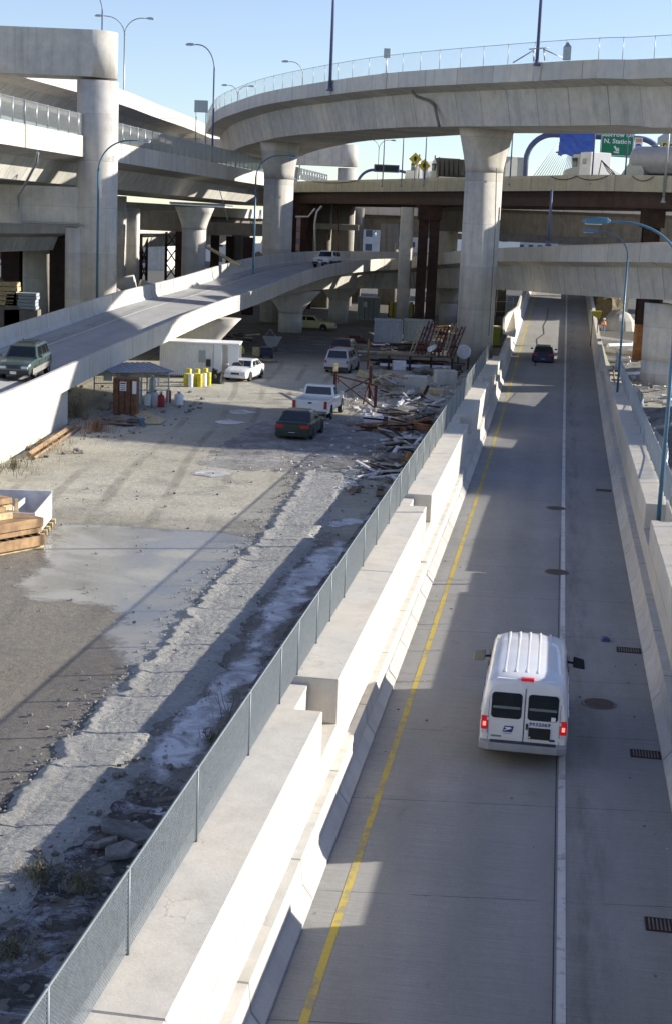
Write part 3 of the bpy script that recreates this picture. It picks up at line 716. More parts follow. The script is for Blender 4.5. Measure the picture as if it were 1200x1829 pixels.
def mast(label,px,py,d,zb,zt,r=.12,mat=M_PURP,name='tall_mast'):
    q=PY(px,py,d); t=thing(name,label,'mast',(q.x,q.y,zb)); b_=Vector((q.x,q.y,zb))
    MB().tube([b_,Vector((q.x,q.y,zt))],[r,r*.75],12).build('pole',mat,t)
    MB().lathe(b_,[(r*2,-.02),(r*2,.1),(r*1.2,.16),(r*1.2,.4)],12).build('base_plate',mat,t); return t
mast('tall dark mast on the curved bridge left of the small road sign',590,142,133.4,21.2,36,r=.15)
mast('tall dark mast on the curved bridge above the railing braces',958,112,106.8,21.2,34,r=.12)
for px,d,zt,lab in[(683,168,22,'thin pole on the truck bridge near the message board'),(717,164,22,'thin pole on the truck bridge left of the yellow diamonds'),(757.5,158,22,'thin pole on the truck bridge passing the second yellow diamond'),(1115,134,22,'thin pole on the truck bridge under the green sign'),(1056,136,22,'thin pole on the truck bridge beside the blue tarpaulin'),(910,140,22,'thin pole on the truck bridge right of the tall flared pier')]:
    p=atb(px,.2); mast(lab,px,320,p.y,14.,zt,r=.07,name='light_pole')
p=atb(1187,-.15); mast('pale pole fixed to the outside of the truck bridge at the right',1187,320,p.y,12.6,22,r=.11,mat=M_GALV,name='light_pole')
q=PY(978,438,117.4); mast('dark post with a pale top on the crossing bridge parapet above the lower road',978,438,121.8,8.75,13.2,r=.13,mat=M_PURP,name='lamp_post')
# pilasters on the curved bridge parapet, small sign, braces, pointed box
for px,py,d in[(590,146,134),(690,131,125),(960,113,107)]:
    i=min(range(len(ubp)),key=lambda i:abs(projx(ubp[i])-px)); p=ubp[i]; n_=lateral(ubp,i,1); o=MB(); tdir2=Vector((n_.y,-n_.x,0))
    c_=p-n_*.06; pts=[c_-tdir2*.45+Vector((0,0,.02)),c_+tdir2*.45+Vector((0,0,.02)),c_+tdir2*.28+Vector((0,0,-1.25)),c_-tdir2*.28+Vector((0,0,-1.25))]
    o.extr(pts,n_*.5); bb_=o.build('pole_seat',M_CON)
    bb_['_w']=(0,0,0); bb_.parent=[x for x in bpy.data.objects if x.name=='curved_bridge'][0]; bb_.location=-Vector(bb_.parent['_w']); bb_.name='pole_seat'
def sgn(px,py,d,wd,h,mat,label,name='road_sign',post=None,cat='sign',postm=M_GALV):
    c=PY(px,py,d); t=thing(name,label,cat,(c.x,c.y,post if post else c.z-h/2))
    MB().box(c,(wd,.06,h)).build('sign_panel',mat,t,bevel=.01)
    if post is not None: MB().tube([(c.x,c.y+.08,post),(c.x,c.y+.08,c.z+h*.3)],.05,6).build('post',postm,t)
    return t,c
sgn(691,95,125.3,.55,.75,M_GALV,'small grey road sign on a post above the curved bridge fence',post=21.2)
q=PY(1011,107,104.8); t=thing('electrical_cabinet','small grey cabinet with a pointed top on the curved bridge parapet','cabinet',q)
MB().box(q+Vector((0,0,.42)),(.5,.4,.85)).build('box',M_GALV,t); MB().box(q+Vector((0,0,1.02)),(.5,.4,.35),taper=.05).build('lid',M_GALV,t)
t=thing('railing_brace','diagonal steel braces around the mast foot on the curved bridge','bracing',PY(958,112,106.6))
z0=22.25
for a,b in[((915,112),(952,90)),((952,90),(952,110)),((970,88),(1003,103)),((944,88),(980,85)),((970,86),(972,108))]:
    MB().tube([PY(*a,106.4),PY(*b,106.4)],.045,5).build('brace',M_GALV,t)
# big sign panel on two posts at the left
c=PY(360,190,168); t=thing('road_sign','grey back of a road sign on two posts where the viaduct meets the curved bridge','sign',(c.x,c.y,17))
MB().box(c+Vector((0,0,0)),(1.5,.08,1.3)).build('sign_panel',M_GALV,t)
for s_ in(-.55,.55): MB().tube([(c.x+s_,c.y+.1,17.),(c.x+s_,c.y+.1,c.z+.3)],.06,6).build('post',M_GALV,t)
# ============================================================ text
def text(body,h,loc,rotm,mat,parent,name='lettering',depth=.004,bold=0.,wsc=1.):
    cu=bpy.data.curves.new('t','FONT'); cu.body=body; cu.size=h*1.38; cu.align_x='CENTER'; cu.align_y='CENTER'; cu.extrude=depth; cu.offset=bold; cu.resolution_u=2
    o=bpy.data.objects.new('t',cu); C.objects.link(o); bpy.context.view_layer.update()
    me=bpy.data.meshes.new_from_object(o.evaluated_get(bpy.context.evaluated_depsgraph_get())); bpy.data.objects.remove(o)
    mt=Matrix.Translation(Vector(loc))@rotm.to_4x4()@Matrix.Diagonal((wsc,1,1,1)); me.transform(mt)
    if parent is not None: me.transform(Matrix.Translation(-Vector(parent.get('_w',(0,0,0)))))
    me.materials.clear(); me.materials.append(mat)
    k=bpy.data.objects.new(name,me); C.objects.link(k); k['_w']=parent.get('_w',(0,0,0)) if parent is not None else (0,0,0)
    if parent is not None: k.parent=parent
    return k
FACE=Matrix.Rotation(rad(90),3,'X')      # upright, facing the camera (-Y)
# ============================================================ gantries and signs over the truck bridge
def pipe_arch(label,x0,x1,ytop,d,r,mat=M_PURP):
    a=PY(x0,322,d);b=PY(x1,322,d+1); zt=PY(x0,ytop,d).z; zb=13.8; t=thing('sign_gantry',label,'sign gantry',(a.x,a.y,zb))
    R_=2.6; pts=[Vector((a.x,a.y,zb))]; dd=(b-a); dd.z=0; dn=dd.normalized()
    for k in range(9):
        g=math.pi/2*k/8; pts.append(Vector((a.x,a.y,zt-R_+R_*math.sin(g)))+dn*R_*(1-math.cos(g)))
    for k in range(9):
        g=math.pi/2*(1-k/8); pts.append(Vector((b.x,b.y,zt-R_+R_*math.sin(g)))-dn*R_*(1-math.cos(g)))
    pts.append(Vector((b.x,b.y,zb))); MB().tube(pts,r,14).build('arch_pipe',mat,t)
    return t,a,b,zt
ga,A_,B_,zt_=pipe_arch('big dark blue pipe arch carrying the green sign and the tarpaulin',936,1182,238,146,.27)
m=MB()
for px in range(1000,1140,17): q=PY(px,278,146); m.box(q+Vector((0,-.2,0)),(.1,.5,.1))
m.tube([PY(992,272,146),PY(1135,281,144)],.09,6); m.build('service_rail',M_PURP,ga)
gb,_,_,_=pipe_arch('distant thin blue pipe arch with an electronic message board',638,742,302,235,.22)
c=PY(690,301,232); t=thing('message_board','dark electronic message board on the distant blue arch','sign',c); MB().box(c,(3.9,.5,1.15)).build('housing',M_PURP,t,bevel=.04); MB().box(c+Vector((0,-.28,0)),(3.5,.04,.8)).build('display',M_DARK,t)
M_SIGNG=plain('sign_green',(.0,.20,.085),.5,var=.06)
c=PY(1102,249,143.5); t=thing('highway_sign','green highway sign with white lettering Storrow Dr N. Station and a down arrow','sign',c)
MB().box(c,(3.15,.12,3.2),rz=0,ry=rad(0)).build('sign_panel',M_SIGNG,t)
M_SW=plain('sign_white',(.8,.8,.8),.5,var=.03)
fr=MB(); 
for x0,x1,z0,z1 in((-1.5,1.5,-1.53,-1.47),(-1.5,1.5,1.47,1.53),(-1.53,-1.47,-1.5,1.5),(1.47,1.53,-1.5,1.5)): fr.bb(c.x+x0,c.x+x1,c.y-.075,c.y-.066,c.z+z0,c.z+z1)
fr.build('sign_border',M_SW,t)
text('Storrow Dr',.42,(c.x,c.y-.068,c.z+.42),FACE,M_SW,t,bold=.012,wsc=1.08); text('N. Station',.42,(c.x,c.y-.068,c.z-.2),FACE,M_SW,t,bold=.012,wsc=1.08)
ar=MB(); f=lambda x,z:(c.x+x,c.y-.085,c.z-.98+z)
ar.extr([f(-.33,.3),(c.x-.19,c.y-.085,c.z-.98+.4),f(.13,-.06),f(-.03,-.16)],(0,.02,0)); ar.extr([f(.02,.2),f(.18,.22),f(.24,-.33)],(0,.02,0)); ar.extr([f(-.3,-.12),f(-.28,-.26),f(.24,-.33),f(.2,-.2)],(0,.02,0)); ar.build('arrow',M_SW,t)
# tarpaulin: crumpled blue sheet
def tarpmat():
    m,t,b=newmat('blue_tarpaulin'); b.inputs['Base Color'].default_value=(.05,.13,.50,1); b.inputs['Roughness'].default_value=.28; k=NB(t)
    P=k.n('ShaderNodeTexCoord').outputs['Object']; k.bump(k.noise(P,2.2,5,.6,1.),.5,.2,b); return m
c=PY(1029,248,143.2); g=MB(); n1,n2=26,30; grid={}
for i in range(n1):
    for j in range(n2):
        x=(i/(n1-1)-.5)*3.3; z=(j/(n2-1)-.5)*3.1
        s_=abs(((x*.9+z*1.1+noise.noise((x,z,0))*.7)*1.15)%1-.5)*.5+noise.noise((x*2,z*1.4,3))*.15
        edge=.06*math.sin(x*5) if j==0 else 0
        grid[i,j]=len(g.v); g.v.append(Vector((c.x+x+z*.04,c.y-.25-s_*.9,c.z+z+edge)))
for i in range(n1-1):
    for j in range(n2-1): g.sm.add(len(g.f)); g.f.append([grid[i,j],grid[i+1,j],grid[i+1,j+1],grid[i,j+1]])
o=g.build('tarpaulin',tarpmat()); sl_=o.modifiers.new('thick','SOLIDIFY'); sl_.thickness=.03
tag(o,'crumpled blue tarpaulin covering a sign left of the green highway sign','tarpaulin')
# route marker sign
c=PY(1138,272,135.5); t=thing('route_marker','narrow white post sign with stacked route shields right of the green sign','sign',(c.x,c.y,13.9))
MB().box(c,(.72,.06,2.55)).build('sign_panel',M_SW,t); MB().tube([(c.x,c.y+.08,13.9),(c.x,c.y+.08,c.z)],.05,6).build('post',M_GALV,t)
sh=MB(); 
def disc(cx,cz,w_,h_,y,n=14): return [(cx+w_*math.cos(2*math.pi*k/n),y,cz+h_*math.sin(2*math.pi*k/n)) for k in range(n)]
sh.extr([(c.x-.27,c.y-.045,c.z+.62),(c.x-.2,c.y-.045,c.z+.3),(c.x,c.y-.045,c.z+.08),(c.x+.2,c.y-.045,c.z+.3),(c.x+.27,c.y-.045,c.z+.62),(c.x+.13,c.y-.045,c.z+.74),(c.x-.13,c.y-.045,c.z+.74)],(0,.012,0)); sh.build('shield',plain('shield_blue',(.03,.08,.4),.5),t)
MB().extr(disc(c.x,c.z-.25,.24,.24,c.y-.045),(0,.012,0)).build('shield',M_GALV,t); text('3',.3,(c.x,c.y-.05,c.z-.25),FACE,M_DARK,t)
MB().bb(c.x-.27,c.x+.27,c.y-.045,c.y-.033,c.z-1.15,c.z-.75).build('arrow_plate',M_GALV,t); text('93',.28,(c.x,c.y-.05,c.z+.42),FACE,M_SW,t)
MB().bb(c.x-.27,c.x+.27,c.y-.045,c.y-.033,c.z+.85,c.z+1.2).build('heading_plate',plain('faded_orange',(.6,.3,.15),.6),t)
# yellow sign at right edge
c=PY(1200,258,137); t=thing('direction_board','yellow and grey board with black letters BO at the right edge','sign',(c.x,c.y,14))
m=MB(); m.extr([(c.x-1.35,c.y,c.z-.95),(c.x-1.35,c.y,c.z+.55),(c.x-.5,c.y,c.z+1.15),(c.x+3,c.y,c.z+1.15),(c.x+3,c.y,c.z-.95)],(0,.12,0)); m.build('board',M_GALV,t)
MB().bb(c.x-1.0,c.x+2.8,c.y-.03,c.y-.004,c.z-.85,c.z+.15).build('yellow_panel',M_YEL,t); text('BO',.75,(c.x-.2,c.y-.04,c.z-.32),FACE,M_DARK,t,bold=.01)
for s_ in(-.8,2.3): MB().tube([(c.x+s_,c.y+.2,14),(c.x+s_,c.y+.2,c.z+.5)],.07,6).build('post',M_GALV,t)
# warning diamonds
for px,py,lab in[(741,284,'yellow diamond warning sign higher and further left on the truck bridge'),(757,296,'yellow diamond warning sign lower and nearer the white lorry')]:
    q=atb(px,.4); c=PY(px,py,q.y); t=thing('warning_sign',lab,'sign',(c.x,c.y,13.8),group='yellow diamond signs on the truck bridge')
    MB().box(c,(.95,.05,.95),ry=rad(45)).build('sign_panel',M_YEL,t); MB().tube([(c.x,c.y+.07,13.8),(c.x,c.y+.07,c.z+.3)],.045,6).build('post',M_GALV,t)
    m=MB(); m.extr([(c.x-.12,c.y-.04,c.z-.2),(c.x+.12,c.y-.04,c.z-.2),(c.x+.12,c.y-.04,c.z+.05),(c.x+.25,c.y-.04,c.z+.05),(c.x,c.y-.04,c.z+.3),(c.x-.25,c.y-.04,c.z+.05),(c.x-.12,c.y-.04,c.z+.05)],(0,.01,0)); m.build('symbol',M_DARK,t)
# cable stayed bridge far away
q=PY(1020,400,620); CB=thing('cable_stayed_bridge','white fan of stay cables of a far bridge behind the trucks','bridge',(q.x,q.y,GZ))
MB().box((q.x,q.y,30),(3,4,62),taper=.5).build('tower',M_CONW,CB)
M_CAB=plain('white_cable',(.7,.72,.75),.5,var=.02)
for k in range(22):
    e=PY(944+k*5.0,326,600+k*1.5); top=Vector((q.x-1.5,q.y,56-k*.9)); MB().tube([top,e],.16,5).build('stay_cable',M_CAB,CB)
for k in range(12):
    e=PY(1060+k*7.0,326,640+k); top=Vector((q.x+1.5,q.y,56-k*1.2)); MB().tube([top,e],.16,5).build('stay_cable',M_CAB,CB)
a=PY(860,330,600);b=PY(1250,330,640); MB().box(((a.x+b.x)/2,q.y,a.z-6),(b.x-a.x+60,14,3)).build('deck',M_CON,CB)
# hanging cables along the truck bridge parapet
for x0,x1,sag,lab in[(985,1030,6,'black cable drooping over the truck bridge parapet below the white tractor'),(1030,1085,7,'black cable drooping over the truck bridge parapet below the green sign'),(1130,1168,8,'black cable drooping over the truck bridge parapet below the tanker'),(560,640,3,'black cable along the parapet at the left end of the truck bridge')]:
    pts=[]
    for k in range(13):
        px=x0+(x1-x0)*k/12; q=atb(px,-.05); dz=sag/2624*q.y*4*(k/12)*(1-k/12); pts.append(q+Vector((0,0,-.1-dz)))
    tag(MB().tube(pts,.035,5).build('cable',M_DARK),lab,'cable',group='black cables hanging on the truck bridge')
# rope from the curved bridge
pts=[PY(891,290,127),PY(888,360,126.5),PY(884,420,126),PY(880,460,125.5)]; tag(MB().tube(pts,.03,5).build('hanging_rope',M_WOODL),'pale rope hanging beside the tall flared pier','rope')
# long crack-like drain pipe on the curved bridge web
def nearub(px): return min(range(len(ubp)),key=lambda i:abs(projx(ubp[i])-px))
pp=[PY(735,162,121.5),PY(743,172,121.8),PY(765,180,121.6),PY(775,188,121),PY(781,215,120),PY(784,226,120.3)]
tag(MB().tube(pp,.12,6).build('drain_pipe',M_DARKCON),'dark drain pipe stepping down the side of the high curved bridge','pipe')
pp=[PY(68,272,90),PY(66,290,91.5),PY(45,330,93.5),PY(34,350,111.7),PY(36,385,111.7),PY(40,397,111.7),PY(140,400,111.7),PY(150,404,111.4)]
tag(MB().tube(pp,.09,6).build('drain_pipe',M_GALV),'grey drain pipe running down the lower beam of the huge left column','pipe')
# ============================================================ vehicles
def paint(n,col,metal=.0,rough=.35): return plain(n,col,rough,metal,var=.06,scale=1.5,coat=.6)
P_WHITE=paint('white_car_paint',(.75,.75,.74)); P_GREEN=paint('dark_green_car_paint',(.010,.026,.022),.3); P_SILV=paint('silver_car_paint',(.42,.43,.46),.4)
P_BLUEC=paint('dark_blue_car_paint',(.012,.016,.06),.3); P_RED=paint('dark_red_car_paint',(.10,.012,.014),.2); P_JEEP=paint('grey_green_car_paint',(.07,.105,.095),.3); P_CREAM=paint('pale_yellow_car_paint',(.48,.44,.22))
M_TRIM=plain('dark_plastic_trim',(.035,.035,.04),.6); M_TAN=plain('beige_lower_paint',(.30,.29,.25),.5)
def emis(n,col,st,rough=.3):
    m,t,b=newmat(n); b.inputs['Base Color'].default_value=(*col,1); b.inputs['Roughness'].default_value=rough
    if st: b.inputs['Emission Color'].default_value=(*col,1); b.inputs['Emission Strength'].default_value=st
    return m
M_TAIL=emis('red_tail_lens',(.38,.01,.012),0.); M_TAILON=emis('lit_red_tail_lens',(.55,.015,.025),.12); M_LENS=emis('clear_lamp_lens',(.65,.66,.68),0,.12); M_AMBER=emis('amber_lens',(.6,.22,.02),0.)
M_PLATE=plain('licence_plate_white',(.75,.75,.75),.5,var=.03)
def wheel(t,x,y,r,w_,side):
    m=MB(); n=20
    for a,b_ in [(-w_/2,w_/2)]:
        vs=[];prof=[(r*.62,-w_/2),(r*.93,-w_/2),(r,-w_/2*.7),(r,w_/2*.7),(r*.93,w_/2),(r*.62,w_/2)]
        for rr,o in prof:
            for k in range(n): g=2*math.pi*k/n; vs.append((x+rr*math.cos(g),y+o,r+rr*math.sin(g)))
        fs=[(i*n+k,i*n+(k+1)%n,(i+1)*n+(k+1)%n,(i+1)*n+k) for i in range(len(prof)-1) for k in range(n)]
        m.add(vs,fs,smooth=True)
    wo=m.build('wheel',M_RUB,t)
    m=MB(); yo=y+side*w_*.42
    vs=[(x+r*.64*math.cos(2*math.pi*k/n),yo,r+r*.64*math.sin(2*math.pi*k/n)) for k in range(n)]+[(x,yo-side*.03,r)]
    m.add(vs,[(k,(k+1)%n,n) for k in range(n)]); m.lathe((0,0,0),[(0,0),(0,0)],3) if 0 else None
    m.build('hubcap',M_GALV,wo)
def loft(secs,name,mat,parent,bevel=0,smooth=False):
    m=MB(); n=len(secs[0]); vs=[p for s_ in secs for p in s_]
    fs=[tuple(range(n))[::-1],tuple(range((len(secs)-1)*n,len(secs)*n))]
    for i in range(len(secs)-1): fs+=[(i*n+k,i*n+(k+1)%n,(i+1)*n+(k+1)%n,(i+1)*n+k) for k in range(n)]
    m.add(vs,fs,smooth=smooth)
    if smooth: m.sm.discard(0); m.sm.discard(1)
    return m.build(name,mat,parent,bevel=bevel)
def car(name,label,cat,pos,head,L=4.6,W=1.75,belt=.95,zroof=1.42,x_cowl=.95,x_wtop=.35,x_rtop=-1.1,x_rbase=-1.75,hood=.88,trunk=.98,paintm=None,lower=None,wr=.32,zb=.2,sides=3,wb=(1.35,-1.3),group=None,plate=True,lights_on=False,trunk_drop=.0,rack=False,roof_m=None,tailwide=.36,tail_z=None,sidetrim=False):
    """x forward, origin between the wheels on the ground"""
    t=thing(name,label,cat,(0,0,0),group,world=False)
    hl,hw=L/2,W/2
    def sec(x,w,z0,z1,zt=None):
        zt=zt or z1+.02
        h=[(w*.9,z0),(w*.99,z0+.12),(w,z0+(z1-z0)*.5),(w*.985,z1-.1),(w*.93,z1-.02),(w*.55,zt)]
        return [(x,y,z) for y,z in h]+[(x,-y,z) for y,z in h[::-1]]
    xs=[(-hl,.84,zb+.12,trunk-.16),(-hl+.06,.93,zb+.05,trunk-.06),(-hl+.2,.97,zb,trunk),(x_rbase,1,zb,belt),( (x_rbase+x_cowl)/2,1,zb,belt-.01),(x_cowl,1,zb,belt-.02),(hl-.75,.98,zb,hood-.01),(hl-.25,.94,zb+.02,hood-.08),(hl-.06,.88,zb+.08,hood-.17),(hl,.78,zb+.14,hood-.28)]
    body=loft([sec(x,hw*w_,a,b_) for x,w_,a,b_ in xs],'body',paintm,t,smooth=False,bevel=.015)
    if lower: 
        for s_ in(1,-1): MB().box((0,s_*(hw+.004),zb+.2),(L*.86,.03,.3)).build('side_cladding',lower,t,bevel=.01)
    # greenhouse
    gw,gr=hw*.92,hw*.74; z0=belt-.03; z1=zroof
    def gsec(x,w,z): return [(x,w,z),(x,-w,z)]
    A=[(x_cowl,gw,z0),(x_cowl,-gw,z0),(x_rbase,-gw,z0),(x_rbase,gw,z0)]; B=[(x_wtop,gr,z1-.03),(x_wtop,-gr,z1-.03),(x_rtop,-gr,z1-.03),(x_rtop,gr,z1-.03)]
    Cc=[(x_wtop-.12,gr*.86,z1+.015),(x_wtop-.12,-gr*.86,z1+.015),(x_rtop+.12,-gr*.86,z1+.015),(x_rtop+.12,gr*.86,z1+.015)]
    m=MB(); m.add(A+B+Cc,[(0,1,5,4),(1,2,6,5),(2,3,7,6),(3,0,4,7),(4,5,9,8),(5,6,10,9),(6,7,11,10),(7,4,8,11),(8,9,10,11)]); m.build('cabin',roof_m or paintm,t,bevel=.02)
    def pane(nm,q,u0,u1,v0,v1,off=.008,mat=M_GLASS):
        a,b_,c,d=[Vector(p) for p in q] # bottom a-b, top d-c
        P_=lambda u,v:(a.lerp(b_,u)).lerp(d.lerp(c,u),v)
        n_=(b_-a).cross(d-a).normalized(); cen=(a+b_+c+d)/4
        if n_.dot(cen-Vector((cen.x*.3,0,z0-.2)))<0: n_=-n_
        pts=[P_(u0,v0),P_(u1,v0),P_(u1,v1),P_(u0,v1)]
        m=MB(); m.extr([p+n_*off for p in pts],-n_*.03); return m.build(nm,mat,t)
    pane('windscreen',(A[0],A[1],B[1],B[0]),.06,.94,.1,.93); pane('rear_window',(A[2],A[3],B[3],B[2]),.07,.93,.14,.92)
    for s_ in(0,1):
        q=(A[0],A[3],B[3],B[0]) if s_==0 else (A[1],A[2],B[2],B[1])
        if sides==3: cuts=[(.09,.4),(.44,.74),(.78,.93)]
        elif sides==2: cuts=[(.1,.5),(.54,.92)]
        else: cuts=[(.12,.88)]
        for u0,u1 in cuts: pane('side_window',q,u0,u1,.14,.9)
    for s_ in(1,-1):
        for wx in wb:
            n=16; m=MB(); y=s_*(hw+.004); ar=[(wx+wr*1.17*math.cos(math.pi*k/n),y,wr+wr*1.17*math.sin(math.pi*k/n)) for k in range(n+1)]+[(wx-wr*1.17,y,zb+.0),(wx+wr*1.17,y,zb+.0)]
            m.extr(ar,(0,-s_*.05,0)); m.build('wheel_arch',M_DARK,t)
            wheel(t,wx,s_*(hw-.09),wr,.21,s_)
        # door lines and handles
        for x in (x_cowl-.15,(x_cowl+x_rbase)/2-.05,x_rbase+.35)[:3 if sides>1 else 2]:
            MB().box((x,s_*(hw+.001),zb+.42),(.012,.012,belt-zb-.42+.18)).build('door_seam',M_DARK,t)
        MB().box((x_cowl-.05,s_*(hw+.11),belt+.08),(.1,.2,.13)).build('door_mirror',paintm,t,bevel=.02)
        # lamps
        tz=tail_z or (trunk-.24); MB().box((-hl+.025,s_*(hw*.93-tailwide/2),tz),(.12,tailwide,.17)).build('tail_light',M_TAIL,t,bevel=.02)
        MB().box((hl-.06,s_*(hw*.62),hood-.3),(.14,.36,.14)).build('headlight',M_LENS,t,bevel=.02)
    MB().box((-hl+.0,0,zb+.17),(.16,W*.93,.2)).build('rear_bumper',sidetrim or paintm,t,bevel=.03)
    MB().box((hl-.02,0,zb+.17),(.16,W*.9,.2)).build('front_bumper',sidetrim or paintm,t,bevel=.03)
    MB().box((hl-.05,0,hood-.3),(.14,W*.34,.12)).build('grille',M_TRIM,t,bevel=.01)
    if plate: MB().box((-hl-.045+(0 if plate!='high' else .02),0,zb+.2 if plate!='high' else tz),(.02,.34,.17)).build('number_plate',M_PLATE,t)
    MB().box((hl+.065,0,zb+.17),(.02,.32,.14)).build('number_plate',M_PLATE,t)
    if rack:
        for s_ in(1,-1): MB().tube([(x_wtop-.2,s_*gr*.8,zroof+.08),(x_rtop+.1,s_*gr*.8,zroof+.08)],.02,5).build('roof_rail',M_TRIM,t)
        for x in(x_wtop-.6,(x_wtop+x_rtop)/2,x_rtop+.4): MB().box((x,0,zroof+.07),(.05,gr*1.6,.03)).build('rack_bar',M_TRIM,t)
    t.location=pos; t.rotation_euler.z=head
    return t
def hdg(deg): return rad(90-deg)     # compass like: 0 = away from the camera, positive to the right
def ctr(px,py,deg,back,z=GZ):        # centre from a ground point at the middle of the rear
    p=PZ(px,py,z); a=hdg(deg); return p+Vector((math.cos(a),math.sin(a),0))*back
# yard cars
car('parked_car','dark green sedan parked nearest the camera behind the white pickup','car',ctr(521,789,9,2.25),hdg(9),L=4.55,W=1.84,paintm=P_GREEN,trunk=1.0,x_rbase=-1.72,x_rtop=-1.0,tailwide=.44,zroof=1.4,sides=2)
car('parked_car','silver minivan parked beyond the white pickup in front of a dark red car','minivan',ctr(600,667,11,2.3),hdg(11),L=4.7,W=1.88,belt=1.05,zroof=1.72,hood=.98,trunk=1.08,x_cowl=1.3,x_wtop=.55,x_rtop=-1.95,x_rbase=-2.2,paintm=P_SILV,sidetrim=M_TRIM,tail_z=.85,tailwide=.16,wb=(1.4,-1.45))
car('parked_car','dark red car half hidden behind the silver minivan','car',ctr(606,640,11,2.2),hdg(11),L=4.4,W=1.82,belt=.98,zroof=1.5,paintm=P_RED,x_rtop=-1.5,x_rbase=-1.95,sides=2)
car('parked_car','white sedan facing the camera by the open white container','car',PZ(432,680,GZ)+Vector((.1,1.2,0)),hdg(193),L=4.4,W=1.72,paintm=P_WHITE,zroof=1.36,hood=.86,sides=3)
car('parked_car','pale yellow car parked sideways behind a squat pier under the ramp','car',PY(560,578,150)+Vector((-.6,1.5,0))*1 if 0 else Vector((PY(556,578,151).x,152,GZ)),hdg(97),L=4.9,W=1.8,paintm=P_CREAM,zroof=1.42,sides=2)
# car on the lower road
pr_=R(-1.15,119.5,0); pr_=PZ(968,652,roadz(117)); 
car('dark_car','dark blue car driving away on the lower road under the crossing bridge','car',pr_+R(0,2.2,.02),rad(90)+YAW,L=4.5,W=1.76,belt=.98,zroof=1.46,trunk=1.02,x_rtop=-1.75,x_rbase=-2.05,paintm=P_BLUEC,tail_z=.82,sides=2)
car('dark_car','small dark car far ahead where the lower road disappears','car',R(-.6,196,roadz(196)+.02),rad(90)+YAW,L=4.5,W=1.8,paintm=P_RED)
car('dark_car','second far dark car on the right half of the lower road','car',R(1.7,199,roadz(199)+.02),rad(90)+YAW,L=4.5,W=1.8,paintm=P_BLUEC)
# ramp vehicles
def on_ramp(px,off):
    best=None
    for i in range(1,len(lbp)-1):
        p=lbp[i]+lateral(lbp,i,1)*off+Vector((0,0,-1.05+.075*off))
        x=projx(p)
        if p.x>8: break
        if best is None or abs(x-px)<best[0]: best=(abs(x-px),p,i)
    _,p,i=best; tt=lbp[i+1]-lbp[i-1]; return p,math.atan2(tt.y,tt.x),math.atan2(tt.z,math.hypot(tt.x,tt.y))
p,a,_s=on_ramp(40,2.6)
j=car('jeep','grey green off road car with a roof rack coming down the left ramp','off road car',p,a+math.pi+rad(0),L=4.5,W=1.82,belt=1.12,zroof=1.68,hood=1.08,trunk=1.12,x_cowl=.75,x_wtop=.28,x_rtop=-1.95,x_rbase=-2.12,paintm=P_JEEP,lower=M_TAN,wr=.37,zb=.36,wb=(1.3,-1.35),rack=True,sidetrim=M_TRIM)
j.rotation_euler.y=rad(2)
m=MB(); 
for k in range(8): m.box((2.2,-.3+k*.085,.82),(.12,.035,.18))
m.build('grille_slot',M_TRIM,j)
p,a,_s=on_ramp(583,3.0)
p2=p
p2=Vector((p2.x,p2.y,p2.z)); car('white_suv','white off road car with a dark grille coming along the far bend of the ramp','off road car',p2,hdg(197),L=4.6,W=1.84,belt=1.12,zroof=1.72,hood=1.1,trunk=1.12,x_cowl=.75,x_wtop=.35,x_rtop=-1.95,x_rbase=-2.12,paintm=P_WHITE,wr=.37,zb=.36,lower=M_TRIM,sidetrim=M_TRIM,rack=False)
